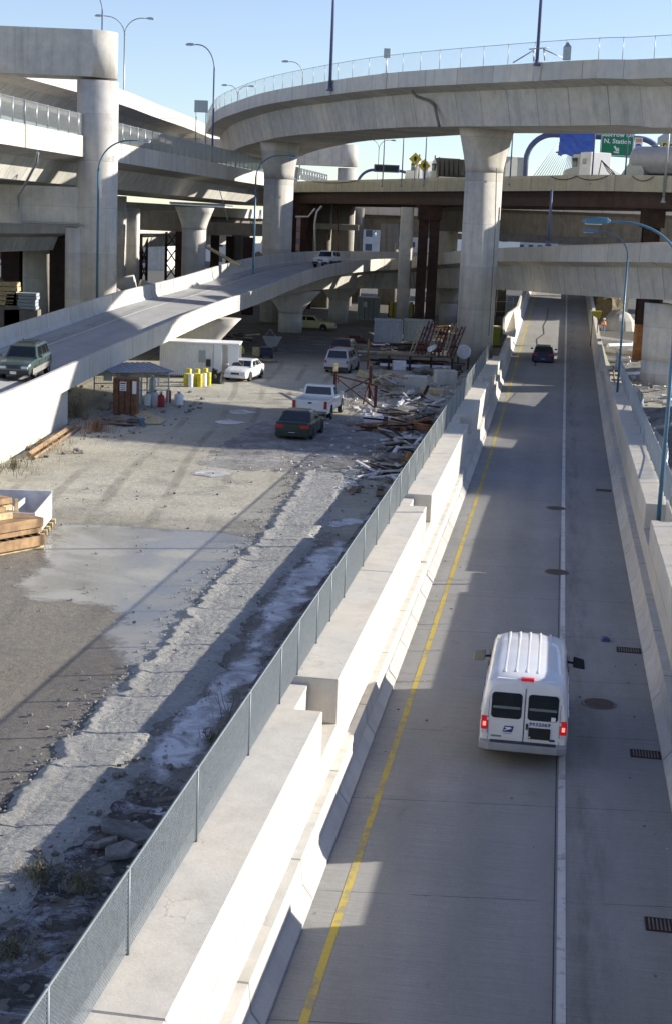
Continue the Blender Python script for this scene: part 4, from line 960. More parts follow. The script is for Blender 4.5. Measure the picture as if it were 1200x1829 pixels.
# pickup ------------------------------------------------
def pickup(pos,head):
    t=thing('pickup_truck','white pickup truck with an empty bed between the green sedan and the silver minivan','pickup truck',(0,0,0),world=False)
    W=1.98; hw=W/2; L=5.6; hl=L/2; zb=.42; be=1.18
    def sec(x,w,z0,z1): 
        h=[(w*.92,z0),(w,z0+.14),(w,z1-.12),(w*.95,z1),(w*.5,z1+.015)]; return [(x,y,z) for y,z in h]+[(x,-y,z) for y,z in h[::-1]]
    loft([sec(x,hw*w_,a,b) for x,w_,a,b in [(-.45,1,zb,be),(.9,1,zb,be-.02),(1.1,.99,zb,1.14),(2.3,.96,zb,1.06),(2.7,.9,zb+.05,.98),(2.8,.8,zb+.1,.86)]],'body',P_WHITE,t,bevel=.02)
    for s_ in(1,-1): MB().box((-1.62,s_*(hw-.05),(zb+be)/2),(2.34,.1,be-zb)).build('bed_side',P_WHITE,t,bevel=.02)
    MB().box((-1.62,0,.66),(2.3,W-.2,.08)).build('bed_floor',plain('dark_blue_bed',(.02,.025,.06),.6),t)
    MB().box((-.5,0,.9),(.06,W-.2,.5)).build('bed_front',P_WHITE,t)
    tg=MB().box((-hl+.02,0,.83),(.07,W-.42,.66)).build('tailgate',P_WHITE,t,bevel=.02); MB().box((-hl-.03,0,1.02),(.04,.2,.08)).build('handle',M_DARK,tg)
    for s_ in(1,-1): 
        MB().box((-hl+.06,s_*(hw-.1),.86),(.2,.19,.68)).build('bed_corner',P_WHITE,t,bevel=.01)
        MB().box((-hl-.05,s_*(hw-.1),.93),(.06,.16,.42)).build('tail_light',M_TAIL,t,bevel=.01)
    gw,gr=hw*.93,hw*.8; A=[(.95,gw,be-.03),(.95,-gw,be-.03),(-.44,-gw,be-.03),(-.44,gw,be-.03)]; B=[(.3,gr,1.78),(.3,-gr,1.78),(-.3,-gr,1.78),(-.3,gr,1.78)]
    m=MB(); m.add(A+B,[(0,1,5,4),(1,2,6,5),(2,3,7,6),(3,0,4,7),(4,5,6,7)]); m.build('cabin',P_WHITE,t,bevel=.05)
    def pane(nm,q,u0,u1,v0,v1):
        a,b,c,d=[Vector(p) for p in q]; P_=lambda u,v:(a.lerp(b,u)).lerp(d.lerp(c,u),v); n_=(b-a).cross(d-a).normalized()
        if n_.dot((a+b+c+d)/4-Vector((.2,0,1.3)))<0: n_=-n_
        m=MB(); m.extr([p+n_*.012 for p in (P_(u0,v0),P_(u1,v0),P_(u1,v1),P_(u0,v1))],-n_*.03); m.build(nm,M_GLASS,t)
    pane('windscreen',(A[0],A[1],B[1],B[0]),.07,.93,.1,.9); pane('rear_window',(A[2],A[3],B[3],B[2]),.08,.92,.15,.82)
    pane('side_window',(A[0],A[3],B[3],B[0]),.15,.9,.15,.85); pane('side_window',(A[1],A[2],B[2],B[1]),.15,.9,.15,.85)
    for s_ in(1,-1):
        MB().box((.6,s_*(hw+.16),1.3),(.12,.24,.2)).build('door_mirror',P_WHITE,t,bevel=.03)
        for wx in(1.85,-1.55):
            n=14; r=.4; ar=[(wx+r*1.15*math.cos(math.pi*k/n),s_*(hw+.005),r+r*1.15*math.sin(math.pi*k/n)) for k in range(n+1)]; MB().extr(ar,(0,-s_*.04,0)).build('wheel_arch',M_DARK,t); wheel(t,wx,s_*(hw-.1),.39,.25,s_)
        MB().box((2.72,s_*.7,.86),(.14,.3,.16)).build('headlight',M_LENS,t)
    MB().box((-hl-.1,0,.52),(.16,W*.98,.18)).build('rear_bumper',M_CHROME,t,bevel=.02); MB().box((-hl-.19,0,.54),(.02,.34,.14)).build('number_plate',M_PLATE,t)
    MB().box((0,0,.45),(5.,1.2,.2)).build('chassis',M_DARK,t)
    t.location=pos; t.rotation_euler.z=head; return t
pickup(ctr(553,752,10,2.75),hdg(10))
# the white van ------------------------------------------------
VP=PZ(929,1376,-2.3)
def van():
    t=thing('delivery_van','white postal van with lit brake lights driving on the lower road','van',(0,0,0),world=False)
    W=2.02; hw=W/2; hl=2.78; zb=.36; z_sh=1.22; zr=2.08
    # body by stations: (x, half width low, z low, half width mid, half width at roof edge, z roof edge, z crown)
    def sec(x,k,zl,zt,kt=1.,cr=.07):
        w=hw*k
        h=[(w*.94,zl),(w*.995,zl+.14),(w,zl+.5),(w*.985,z_sh),(w*.93,z_sh+.42*(zt-z_sh)/.85),(w*.875*kt,zt-.12),(w*.81*kt,zt-.03),(w*.62*kt,zt+cr*.4),(w*.3*kt,zt+cr*.85),(0,zt+cr)]
        return [(x,y,z) for y,z in h]+[(x,-y,z) for y,z in h[-2::-1]]
    st=[(-hl+.0,.93,zb,zr-.16,.97),(-hl+.05,.97,zb,zr-.09,.99),(-hl+.22,1,zb,zr-.02,1),(-hl+.7,1,zb,zr,1),(0.,1,zb,zr,1),(.95,1,zb,zr-.01,1),(1.25,.99,zb,zr-.06,.99)]
    secs=[sec(x,k,zl,zt,kt) for x,k,zl,zt,kt in st]
    body=loft(secs,'body',P_WHITE,t,smooth=True)
    # windscreen slope and bonnet
    def sec2(x,k,zl,zt,kt):
        w=hw*k; h=[(w*.94,zl),(w*.995,zl+.14),(w,zl+.5),(w*.985,min(z_sh,zt-.08)),(w*.95,zt-.05),(w*.9*kt,zt-.03),(w*.8*kt,zt-.01),(w*.6*kt,zt),(w*.3*kt,zt+.02),(0,zt+.03)]
        return [(x,y,z) for y,z in h]+[(x,-y,z) for y,z in h[-2::-1]]
    loft([sec(1.25,.988,zb,zr-.065,.99),sec2(1.98,.97,zb,1.22,1.),sec2(2.55,.93,zb,1.1,1.),sec2(2.74,.86,zb+.04,1.0,1.),sec2(2.8,.78,zb+.1,.8,1.)],'bonnet',P_WHITE,t,smooth=True)
    m=MB(); m.extr([(1.31,.7,zr-.10),(1.31,-.7,zr-.10),(1.93,-.86,1.31),(1.93,.86,1.31)],(.02,0,.03)); m.build('windscreen',M_GLASS,t)
    # roof ribs
    for y in(-.5,-.25,.0,.25,.5):
        m=MB(); z=lambda yy:zr+.07*(1-(abs(yy)/(hw*.76))**2)*.95
        m.box((-.62,y,z(y)-.002),(3.5,.05,.022)); m.build('roof_rib',P_WHITE,t,bevel=.012)
    for s_ in(1,-1): MB().tube([(-hl+.12,s_*hw*.8,zr-.09),(-1,s_*hw*.815,zr-.065),(1.1,s_*hw*.81,zr-.075)],.022,6).build('rain_gutter',P_WHITE,t)
    MB().box((-hl+.10,0,zr-.03),(.1,1.35,.03)).build('roof_edge',P_WHITE,t,bevel=.01)
    xr=-hl
    # rear doors: planes slightly proud of the back
    def door(y0,y1):
        m=MB(); zt=zr-.20; tl=.05
        pts=[(xr-.012,y0,zb+.18),(xr-.012,y1,zb+.18),(xr-.012,y1,z_sh),(xr+.0,y1*.93 if abs(y1)>.5 else y1,zt),(xr+.0,y0*.93 if abs(y0)>.5 else y0,zt),(xr-.012,y0,z_sh)]
        m.extr(pts,(.05,0,0)); return m.build('rear_door',P_WHITE,t,bevel=.008)
    dl=door(.008,.8); dr=door(-.8,-.008)
    def rounded(y0,y1,z0,z1,r,x,n=5):
        pts=[]
        for cy,cz,a0 in((y1-r,z1-r,0),(y0+r,z1-r,90),(y0+r,z0+r,180),(y1-r,z0+r,270)):
            for k in range(n+1): g=rad(a0+90*k/n); pts.append((x,cy+r*math.cos(g),cz+r*math.sin(g)))
        return pts
    for s_,d in((1,dl),(-1,dr)):
        y0,y1=(.07,.76) if s_>0 else (-.76,-.07)
        MB().extr(rounded(y0,y1,1.14,1.75,.08,xr-.024),(.03,0,0)).build('window',M_GLASS,d)
        MB().extr(rounded(y0+.03,y1-.03,1.37,1.43,.02,xr-.027),(.004,0,0)).build('window_strip',plain('pale_seat_back',(.16,.19,.18),.6),d)
    # seams
    for y in(.0,): MB().box((xr-.004,y,1.2),(.03,.012,1.35)).build('door_gap',M_DARK,t)
    for y in(.815,-.815): MB().box((xr+.012,y,1.05),(.03,.01,1.0)).build('door_gap',M_TRIM,t)
    # brake light on the roof edge
    MB().box((xr+.06,-.02,zr+.0),(.14,.3,.06)).build('high_brake_light',M_TAILON,t,bevel=.01)
    for s_ in(1,-1):
        tl_=MB().box((xr+.03,s_*.9,1.0),(.12,.15,.33)).build('tail_light',M_TAILON,t,bevel=.02)
        MB().box((xr+.035,s_*.9,.8),(.12,.145,.08)).build('reversing_lens',M_LENS,tl_,bevel=.01)
        # bright brake core
        MB().box((xr-.032,s_*.9,.98),(.01,.07,.1)).build('lit_bulb',emis('brake_bulb_glow',(1,.2,.15),.9),tl_)
    bm=plain('grey_step_bumper',(.32,.33,.34),.45,.2)
    bmp=MB(); bmp.prism([(xr-.24,-.78),(xr-.14,-1.0),(xr+.2,-1.01),(xr+.2,1.01),(xr-.14,1.0),(xr-.24,.78)],.42,.60); bmp.build('rear_bumper',bm,t,bevel=.02)
    MB().box((xr-.08,0,.606),(.2,1.5,.01)).build('bumper_step',M_TRIM,t)
    RM=Matrix(((0,0,-1),(-1,0,0),(0,1,0)))  # text x -> -y, y -> z, facing -x
    pl=MB().box((xr-.02,-.36,.83),(.025,.5,.27)).build('number_plate',M_DARK,t,bevel=.005)
    MB().box((xr-.034,-.14,.735),(.004,.04,.03)).build('plate_sticker',M_SW,pl)
    navy=plain('navy_lettering',(.03,.05,.2),.5,var=.02)
    k=text('9932069',.088,(xr-.0165,-.36,1.045),RM,navy,t,'fleet_number',depth=.003,bold=.0015,wsc=1.15)
    # slanted eagle-like emblem: blue parallelogram with white wing
    yc,zc=.36,.88
    f=lambda y,z:(xr-.016,yc-y,zc+z)
    em=MB(); em.extr([f(-.12,-.07),f(.1,-.07),f(.14,.08),f(-.08,.08)],(.004,0,0)); e=em.build('emblem',navy,t)
    g=lambda y,z:(xr-.0195,yc-y,zc+z)
    em=MB(); em.extr([g(-.09,.05),g(.06,.05),g(.09,.02),g(.0,-.01),g(-.11,-.045),g(-.02,.015)],(.003,0,0)); em.build('emblem_wing',M_SW,e)
    MB().box((xr-.014,.36,.775),(.004,.18,.018)).build('small_lettering',M_GALV,t)
    MB().box((xr-.015,.62,.70),(.006,.24,.045)).build('model_badge',plain('grey_badge',(.2,.23,.22),.4),t,bevel=.004)
    m=MB(); m.extr([(xr-.016,-.66+.075*math.cos(2*math.pi*k/16),.69+.032*math.sin(2*math.pi*k/16)) for k in range(16)],(.004,0,0)); m.build('maker_badge',navy,t)
    MB().box((xr-.029,-.66,1.2),(.003,.1,.1)).build('window_sticker',M_SW,t)
    # door handle and hinges
    MB().box((xr-.03,-.07,.98),(.03,.05,.14)).build('door_handle',M_TRIM,t,bevel=.005)
    for s_ in(1,-1):
        for z in(.72,1.1,1.6): MB().box((xr-.01,s_*.83,z),(.04,.04,.07)).build('hinge',P_WHITE,t)
        # side windows and seams
        for x0,x1 in((.75,1.3),): 
            m=MB(); y=s_*hw; m.extr([(x0,y*.988,1.28),(x1+.35,y*.985,1.28),(x1,y*.91,1.72),(x0,y*.91,1.74)],(0,s_*.012,0)); m.build('side_window',M_GLASS,t)
        MB().box((-.7,s_*hw*.996,1.2),(3.6,.02,.025)).build('side_moulding',P_WHITE,t)
        for x in(.7,-.75,-2.0,1.65): MB().box((x,s_*hw*1.001,.95),(.012,.012,1.)).build('door_gap',M_TRIM,t)
        # mirrors
        a=MB(); a.tube([(1.35,s_*hw*.97,1.38),(1.35,s_*(hw+.14),1.36)],.03,6); arm=a.build('mirror_arm',M_DARK,t)
        mm=MB(); mm.add([(1.28,s_*(hw+.1),1.26),(1.28,s_*(hw+.42),1.22),(1.28,s_*(hw+.38),1.5),(1.28,s_*(hw+.1),1.56),(1.42,s_*(hw+.12),1.28),(1.42,s_*(hw+.38),1.26),(1.42,s_*(hw+.34),1.46),(1.42,s_*(hw+.12),1.52)],[(0,1,2,3),(4,5,6,7),(0,1,5,4),(1,2,6,5),(2,3,7,6),(3,0,4,7)])
        mm.build('mirror_head',M_TRIM if s_<0 else plain('sun_lit_mirror_shell',(.24,.24,.2),.5),t,bevel=.02)  # left shell is a lighter copy, sunlight put into its colour
        for wx in(1.85,-1.65):
            n=16; r=.37; ar=[(wx+r*1.2*math.cos(math.pi*k/n),s_*(hw+.004),r+r*1.2*math.sin(math.pi*k/n)) for k in range(n+1)]; MB().extr(ar,(0,-s_*.05,0)).build('wheel_arch',M_DARK,t); wheel(t,wx,s_*(hw-.13),.37,.23,s_)
    MB().box((.0,0,.4),(4.8,1.4,.2)).build('chassis',M_DARK,t)
    t.rotation_euler.z=rad(90)+YAW; t.location=VP+R(0,2.78+.24,0); return t
van()
# ============================================================ trucks on the girder bridge (deck at z 13.75)
DZ=13.8-.02
def bridge_truck(px,off,face=1):
    q=px
    for _ in range(12):
        p=atb(q,off); q+=(px-projx(p))*.8
    a=dirz(q); return Vector((p.x,p.y,DZ)),a+(0 if face>0 else math.pi)
P_GREY=paint('pale_grey_truck_paint',(.42,.43,.40)); M_TANK=plain('tanker_aluminium',(.36,.37,.39),.5,.2,var=.08)
def wheels_row(t,xs,hw,r=.5):
    for x in xs:
        for s_ in(1,-1): wheel(t,x,s_*(hw-.15),r,.28,s_)
p,a=bridge_truck(1042,3.2,-1)
t=thing('tractor_truck','pale grey lorry tractor with a white sleeper cab below the blue tarpaulin','lorry',(0,0,0),world=False)
loft([[(x,y*k,z) for y,z in((.95,.6),(1.05,.9),(1.0,zt-.1),(.8,zt),(-.8,zt),(-1.0,zt-.1),(-1.05,.9),(-.95,.6))] for x,zt,k in((.6,2.0,1.),(1.9,1.85,.95),(2.4,1.7,.85),(2.55,1.4,.75))],'bonnet',P_GREY,t,bevel=.03)
MB().box((-.1,0,1.95),(1.4,2.2,2.5),taper=.93).build('cab',P_GREY,t,bevel=.06)
MB().box((-1.75,0,2.05),(1.85,2.35,2.6),taper=.96).build('sleeper_cab',P_WHITE,t,bevel=.06)
MB().box((.1,1.08,2.45),(.85,.06,.8)).build('door_window',M_GLASS,t,bevel=.02); MB().box((.1,-1.08,2.45),(.85,.06,.8)).build('door_window',M_GLASS,t,bevel=.02)
MB().box((.62,0,2.55),(.05,1.8,.75)).build('windscreen',M_GLASS,t); MB().box((-1.7,1.19,2.5),(.55,.03,.5)).build('side_sign',M_GALV,t); MB().box((-1.7,-1.19,2.5),(.55,.03,.5)).build('side_sign',M_GALV,t)
MB().box((-3.6,0,.95),(5.6,1.1,.3)).build('chassis',M_DARK,t); wheels_row(t,(1.7,-4.,-5.3),1.2)
m=MB(); [m.tube([(-2.9,.3,1.2),(-3.2,.3,2.6),(-3.9-k*.5,.1*k,1.6),(-4.6-k*.3,0,1.2)],.05,5) for k in range(3)]; m.build('hose',M_DARK,t)
t.location=p; t.rotation_euler.z=a; t.scale=(.95,.95,.93)
p,a=bridge_truck(1205,3.2,-1)
t=thing('tanker_trailer','long grey tank trailer behind the pale lorry tractor at the right edge','trailer',(0,0,0),world=False)
m=MB(); n=20; vs=[]; prof=[(-5.5,.2),(-5.3,1.),(-5,1.2),(3.6,1.2),(3.9,1.),(4.1,.2)]
for x,r in prof: vs+=[(x,r*math.cos(2*math.pi*k/n),2.35+r*math.sin(2*math.pi*k/n)) for k in range(n)]
m.add(vs,[(i*n+k,i*n+(k+1)%n,(i+1)*n+(k+1)%n,(i+1)*n+k) for i in range(len(prof)-1) for k in range(n)],smooth=True); m.build('tank',M_TANK,t)
for x in(-4.,-2.,0,2.): MB().lathe((x,0,3.55),[(.3,0),(.3,.12),(.1,.14)],12).build('hatch',M_GALV,t)
MB().box((-.5,0,1.0),(9,1.1,.25)).build('chassis',M_DARK,t); wheels_row(t,(-4.2,-2.9),1.15)
m=MB(); m.extr([(4.6,-1.1,1.0),(2.4,-1.1,1.0),(2.4,-1.1,1.5),(3.2,-1.1,3.0)],(0,2.2,0)); m.build('front_support',M_GALV,t)
t.location=p; t.rotation_euler.z=a
p,a=bridge_truck(812,3.0,-1)
t=thing('dump_truck','dump truck with a black tipper body beside the tall flared pier','lorry',(0,0,0),world=False)
MB().add([(-3.5,-1.2,1.3),(1.6,-1.2,1.3),(1.6,1.2,1.3),(-3.5,1.2,1.3),(-4.0,-1.3,2.9),(2.2,-1.3,3.1),(2.2,1.3,3.1),(-4.0,1.3,2.9)],[(3,2,1,0),(4,5,6,7),(0,1,5,4),(1,2,6,5),(2,3,7,6),(3,0,4,7)]).build('tipper_body',M_TRIM,t,bevel=.05)
for k in range(5):
    for s_ in(1,-1): MB().box((-3+k*1.05,s_*1.27,2.1),(.12,.08,1.5)).build('rib',M_DARK,t)
MB().box((1.9,0,3.15),(1.2,2.3,.12)).build('cab_guard',M_TRIM,t)
MB().box((2.9,0,1.9),(1.3,2.2,2.2),taper=.9).build('cab',P_GREY,t,bevel=.06); MB().box((2.95,1.09,2.3),(.8,.05,.7)).build('door_window',M_GLASS,t); MB().box((2.95,-1.09,2.3),(.8,.05,.7)).build('door_window',M_GLASS,t)
MB().tube([(2.1,.9,1),(2.1,.9,3.3)],.07,8).build('exhaust_pipe',M_CHROME,t)
MB().box((4.2,0,1.35),(1.4,1.8,1.1),taper=.85).build('bonnet',P_GREY,t,bevel=.08); wheels_row(t,(4.,-1.5,-2.8),1.2); MB().box((0,0,.9),(8,1,.3)).build('chassis',M_DARK,t)
t.location=p; t.rotation_euler.z=a
p,a=bridge_truck(752,3.1,-1)
t=thing('tractor_truck','white lorry cab behind the yellow diamond signs','lorry',(0,0,0),world=False)
MB().box((-.1,0,1.9),(1.6,2.2,2.4),taper=.93).build('cab',P_WHITE,t,bevel=.06); MB().box((0,1.1,2.4),(.9,.05,.75)).build('door_window',M_GLASS,t); MB().box((0,-1.1,2.4),(.9,.05,.75)).build('door_window',M_GLASS,t)
MB().box((1.5,0,1.4),(1.9,1.9,1.4),taper=.85).build('bonnet',P_WHITE,t,bevel=.1); MB().box((-2.6,0,.95),(4,1.,.3)).build('chassis',M_DARK,t); wheels_row(t,(1.6,-3,-4.2),1.2)
for s_ in(1,-1): MB().tube([(-1.1,s_*.95,1),(-1.1,s_*.95,3.7)],.08,8).build('exhaust_pipe',M_CHROME,t)
t.location=p; t.rotation_euler.z=a
p,a=bridge_truck(893,3.0,1)
t=thing('box_trailer','grey slatted trailer right of the tall flared pier','trailer',(0,0,0),world=False)
MB().box((0,0,1.95),(5.6,2.3,2.1)).build('body',P_GREY,t,bevel=.03)
for k in range(5):
    for s_ in(1,-1): MB().box((0,s_*1.17,1.05+k*.42),(5.5,.06,.07)).build('slat',M_TRIM,t)
wheels_row(t,(-1.5,-.2),1.2,.45); MB().box((0,0,.8),(5.8,1,.2)).build('chassis',M_DARK,t); t.location=p; t.rotation_euler.z=a
# ============================================================ ground details
def surf(n,f,fade=False,th=.5):
    m,t,b=newmat(n); k=NB(t); P=k.n('ShaderNodeNewGeometry').outputs['Position']; f(k,b,P)
    if fade:
        u=k.n('ShaderNodeSeparateXYZ'); k.l(k.n('ShaderNodeUVMap').outputs[0],u.inputs[0])
        q=k.math('ADD',u.outputs[0],k.math('MULTIPLY',k.math('SUBTRACT',k.noise(P,2.2,8,.75,.6),.5),1.5)); k.l(k.math('MULTIPLY',k.mapr(q,th-.12,th+.35,0,1),k.mapr(u.outputs[0],0,.15,0,1)),b.inputs['Alpha'])
    return m
def _ice(k,b,P):
    a=k.noise(P,1.1,9,.72,.8); c=k.noise(P,7,6,.7)
    o=k.mix(k.mapr(a,.4,.58,0,1),(.26,.255,.25),(.66,.65,.66)); o=k.mix(k.mapr(c,.6,.75,0,.5),o,(.16,.15,.14)); k.l(o,b.inputs['Base Color']); b.inputs['Roughness'].default_value=.42; k.bump(c,.3,.02,b)
M_ICE=surf('dirty_ice',_ice,True,.12)
def _slur(k,b,P):
    a=k.noise(k.scl(P,(.9,3.2,1)),1.6,7,.65,1.6); c=k.noise(P,18,5,.8); d=k.noise(P,.5,4)
    o=k.mix(k.mapr(a,.3,.7,0,1),(.33,.325,.29),(.50,.49,.445)); o=k.mix(1.,o,k.mapr(c,.3,.7,.72,1.22),'MULTIPLY'); o=k.mix(1.,o,k.mapr(d,.3,.7,.88,1.1),'MULTIPLY'); k.l(o,b.inputs['Base Color']); b.inputs['Roughness'].default_value=.9
    k.bump(k.math('ADD',a,k.math('MULTIPLY',c,.5)),.9,.07,b)
M_SLUR=surf('spilled_concrete_crust',_slur)
def _pud(k,b,P):
    a=k.noise(P,.35,6,.6,.7); c=k.noise(P,2.5,5); o=k.mix(k.mapr(a,.4,.6,0,1),(.25,.24,.20),(.38,.37,.32)); k.l(o,b.inputs['Base Color']); k.l(k.mapr(a,.38,.6,.12,.42),b.inputs['Roughness']); b.inputs['Specular IOR Level'].default_value=.4
    k.bump(c,.05,.02,b)
M_PUD=surf('silty_water',_pud,True,.1)
def _mud(k,b,P):
    a=k.noise(P,1.2,9,.75,.5); c=k.noise(P,9,6,.8); o=k.mix(k.mapr(a,.42,.6,0,1),(.045,.042,.04),(.13,.115,.10)); o=k.mix(k.mapr(k.noise(P,.9,9,.8,.6),.5,.6,0,1),o,(.46,.47,.50)); o=k.mix(1.,o,k.mapr(c,.3,.7,.6,1.4),'MULTIPLY'); k.l(o,b.inputs['Base Color']); b.inputs['Roughness'].default_value=.8; k.bump(k.math('ADD',a,c),1.,.08,b)
M_MUD=surf('frosty_dark_mud',_mud)
def _gry(k,b,P):
    a=k.noise(P,.8,8,.75,.5); c=k.noise(P,10,6,.8); o=k.mix(k.mapr(a,.4,.62,0,1),(.17,.165,.15),(.34,.335,.33)); o=k.mix(1.,o,k.mapr(c,.3,.7,.65,1.3),'MULTIPLY'); k.l(o,b.inputs['Base Color']); b.inputs['Roughness'].default_value=.9; k.bump(k.math('ADD',a,c),1.,.08,b)
M_GRAV=surf('pale_gravel',_gry)
def blob(name,pts,z,mat,jag=.35,sub=14,freq=.9,kind='structure',seed=0,label=None,cat=None,smoothit=True,fade=.45):
    pts=[Vector((p[0],p[1],0)) for p in pts]; n=len(pts); out=[]
    for i in range(n):
        a,b,c,d=pts[(i-1)%n],pts[i],pts[(i+1)%n],pts[(i+2)%n]
        for k in range(sub):
            t=k/sub; p=.5*((2*b)+(c-a)*t+(2*a-5*b+4*c-d)*t*t+(3*b-a-3*c+d)*t**3)
            nn=Vector((noise.noise(Vector((p.x*freq,p.y*freq,seed)))+.5*noise.noise(Vector((p.x*freq*3,p.y*freq*3,seed+5))),noise.noise(Vector((p.x*freq,p.y*freq,seed+9)))+.5*noise.noise(Vector((p.x*freq*3,p.y*freq*3,seed+3))),0)); out.append(p+nn*jag)
    N=len(out); x0=min(p.x for p in out);x1=max(p.x for p in out);y0=min(p.y for p in out);y1=max(p.y for p in out)
    ds=max(.12,min(.3,(x1-x0)/12,(y1-y0)/6)); nx=int((x1-x0)/ds)+3; ny=int((y1-y0)/ds)+3; m=MB(); F_={}; K_={}
    fade=min(fade,(x1-x0)*.25,(y1-y0)*.35)
    def sd(x,y):
        ins=False; best=1e9
        for i in range(N):
            a,b=out[i],out[(i+1)%N]
            if (a.y>y)!=(b.y>y) and x<(b.x-a.x)*(y-a.y)/(b.y-a.y)+a.x: ins=not ins
            ex,ey=b.x-a.x,b.y-a.y; L2=ex*ex+ey*ey or 1e-9; t=max(0,min(1,((x-a.x)*ex+(y-a.y)*ey)/L2)); d=(a.x+ex*t-x)**2+(a.y+ey*t-y)**2
            if d<best: best=d
        return (best**.5)*(1 if ins else -1)
    for i in range(nx):
        for j in range(ny):
            x,y=x0-ds+i*ds,y0-ds+j*ds; K_[i,j]=len(m.v); F_[i,j]=max(0,min(1,sd(x,y)/fade)); m.v.append(Vector((x,y,z)))
    for i in range(nx-1):
        for j in range(ny-1):
            q=[(i,j),(i+1,j),(i+1,j+1),(i,j+1)]
            if max(F_[k] for k in q)>0: m.uv[len(m.f)]=[(F_[k],0) for k in q]; m.f.append([K_[k] for k in q])
    used=sorted({k for f in m.f for k in f}); rm={k:n_ for n_,k in enumerate(used)}; m.v=[m.v[k] for k in used]; m.f=[[rm[k] for k in f] for f in m.f]
    o=m.build(name,mat,fix=False)
    if kind:o['kind']=kind
    if label: tag(o,label,cat)
    return o
def PX(l,z=GZ): return [PZ(x,y,z) for x,y in l]
blob('puddle',PX([(90,935),(250,940),(400,950),(490,962),(465,990),(440,1040),(380,1085),(345,1135),(310,1190),(255,1250),(190,1300),(160,1290),(205,1200),(180,1130),(205,1095),(130,1085),(60,1075),(20,1060),(20,1040),(60,1000),(80,960)]),GZ+.010,M_PUD,jag=.5,fade=1.1)
blob('ice_patch',PX([(285,1405),(262,1370),(270,1330),(300,1290),(350,1250),(400,1205),(430,1160),(455,1120),(470,1075),(500,1045),(540,1005),(580,975),(620,965),(625,985),(580,1040),(530,1090),(490,1150),(455,1210),(420,1260),(385,1310),(340,1370),(310,1405)]),GZ+.014,M_ICE,jag=.45,seed=3)
for i,l in enumerate([[(575,935),(610,925),(655,927),(640,940),(600,944)],[(200,1380),(235,1375),(240,1395),(205,1400)],[(270,1450),(310,1445),(300,1465),(275,1465)],[(640,740),(665,720),(715,728),(700,748),(660,765)],[(630,790),(655,780),(668,788),(655,805),(635,803)],[(560,850),(600,825),(630,835),(645,860),(620,880),(570,868)],[(345,845),(380,840),(415,845),(400,852),(360,853)],[(410,735),(432,732),(455,736),(440,740),(415,740)],[(380,752),(410,750),(440,755),(420,759),(390,758)],[(640,760),(655,757),(660,764),(645,768)]]):
    blob('ice_patch',PX(l),GZ+.012+.001*i,M_ICE,jag=.3,seed=20+i)
# crust of spilled concrete: a raised, rippled strip
Lp=[(-9.3,17),(-9.45,21),(-9.5,26),(-9.55,30),(-9.5,34),(-9.7,38),(-9.8,44),(-9.8,50),(-10.2,57),(-10.6,63)]
Rp=[(-8.3,17),(-7.6,21.5),(-7.5,25),(-7.3,27),(-8.0,29.5),(-7.4,31),(-7.7,36),(-7.9,41),(-7.6,48),(-8.1,56),(-8.7,63)]
def ev(L,v):
    for i in range(len(L)-1):
        if L[i][1]<=v<=L[i+1][1]: t=(v-L[i][1])/(L[i+1][1]-L[i][1]); return L[i][0]*(1-t)+L[i+1][0]*t
    return L[-1][0] if v>L[-1][1] else L[0][0]
m=MB(); NV=620; NU=46
for j in range(NV):
    v=17+46*j/(NV-1); a=ev(Lp,v)+.3*noise.noise((v*1.1,0,0))+.22*noise.noise((v*3.4,3,0)); b=ev(Rp,v)+.3*noise.noise((v*.7,9,0))+.2*noise.noise((v*2.3,4,0))
    for i in range(NU):
        s_=i/(NU-1); u=a+(b-a)*s_
        e=min(1,min(s_,1-s_)*9); 
        h=.04+.03*noise.noise((u*1.5,v*1.2,2))+.026*abs(noise.noise((u*1.0,v*6+math.sin(u*2.4)*2,7)))*1.8+.022*noise.noise((u*9,v*9,1))+.02*noise.noise((u*22,v*22,1))
        ridge=.06*math.exp(-((s_-.12)/.09)**2); crack=-.012*math.exp(-((s_-.3-.06*noise.noise((v*.5,1,1)))/.018)**2)
        m.v.append(R(u,v,GZ-.02+e*(h*.9+.03+ridge+crack)))
for j in range(NV-1):
    for i in range(NU-1): q=j*NU+i; m.sm.add(len(m.f)); m.f.append([q,q+1,q+NU+1,q+NU])
o=m.build('concrete_crust',M_SLUR); o['kind']='structure'
def heap(name,mat,u0,u1,v0,v1,amp,seed,base=GZ,label=None,cat=None,kind='structure',nu=70,nv=90,pw=.5,rough=.06):
    m=MB()
    for j in range(nv):
        for i in range(nu):
            a,b=i/(nu-1),j/(nv-1); u=u0+(u1-u0)*a; v=v0+(v1-v0)*b
            e=max(0,min(1,4*min(a,1-a)))*max(0,min(1,4*min(b,1-b))); e=e**pw if e>0 else 0
            h=amp*(.5+.6*noise.noise((u*.5,v*.5,seed)))+rough*noise.noise((u*3,v*3,seed))+rough*.6*abs(noise.noise((u*8,v*8,seed)))
            m.v.append(R(u,v,base-.03+e*max(.0,h+.04)))
    for j in range(nv-1):
        for i in range(nu-1): q=j*nu+i; m.sm.add(len(m.f)); m.f.append([q,q+1,q+nu+1,q+nu])
    o=m.build(name,mat); o['kind']=kind
    if label: tag(o,label,cat)
    return o
heap('muddy_ground',M_MUD,-10.4,-5.2,12,28.5,.02,4,rough=.045,base=GZ-.015)
heap('muddy_ground',M_MUD,-6.7,-5.2,27,62,.10,6,nv=160)
heap('gravel_heap',M_GRAV,5.2,12.5,62,96,1.1,8,rough=.12)
heap('gravel_heap',M_GRAV,5.5,18,98,150,.35,12,rough=.12)
heap('gravel_heap',M_GRAV,-16,-5.3,62,82,.10,14,rough=.07)
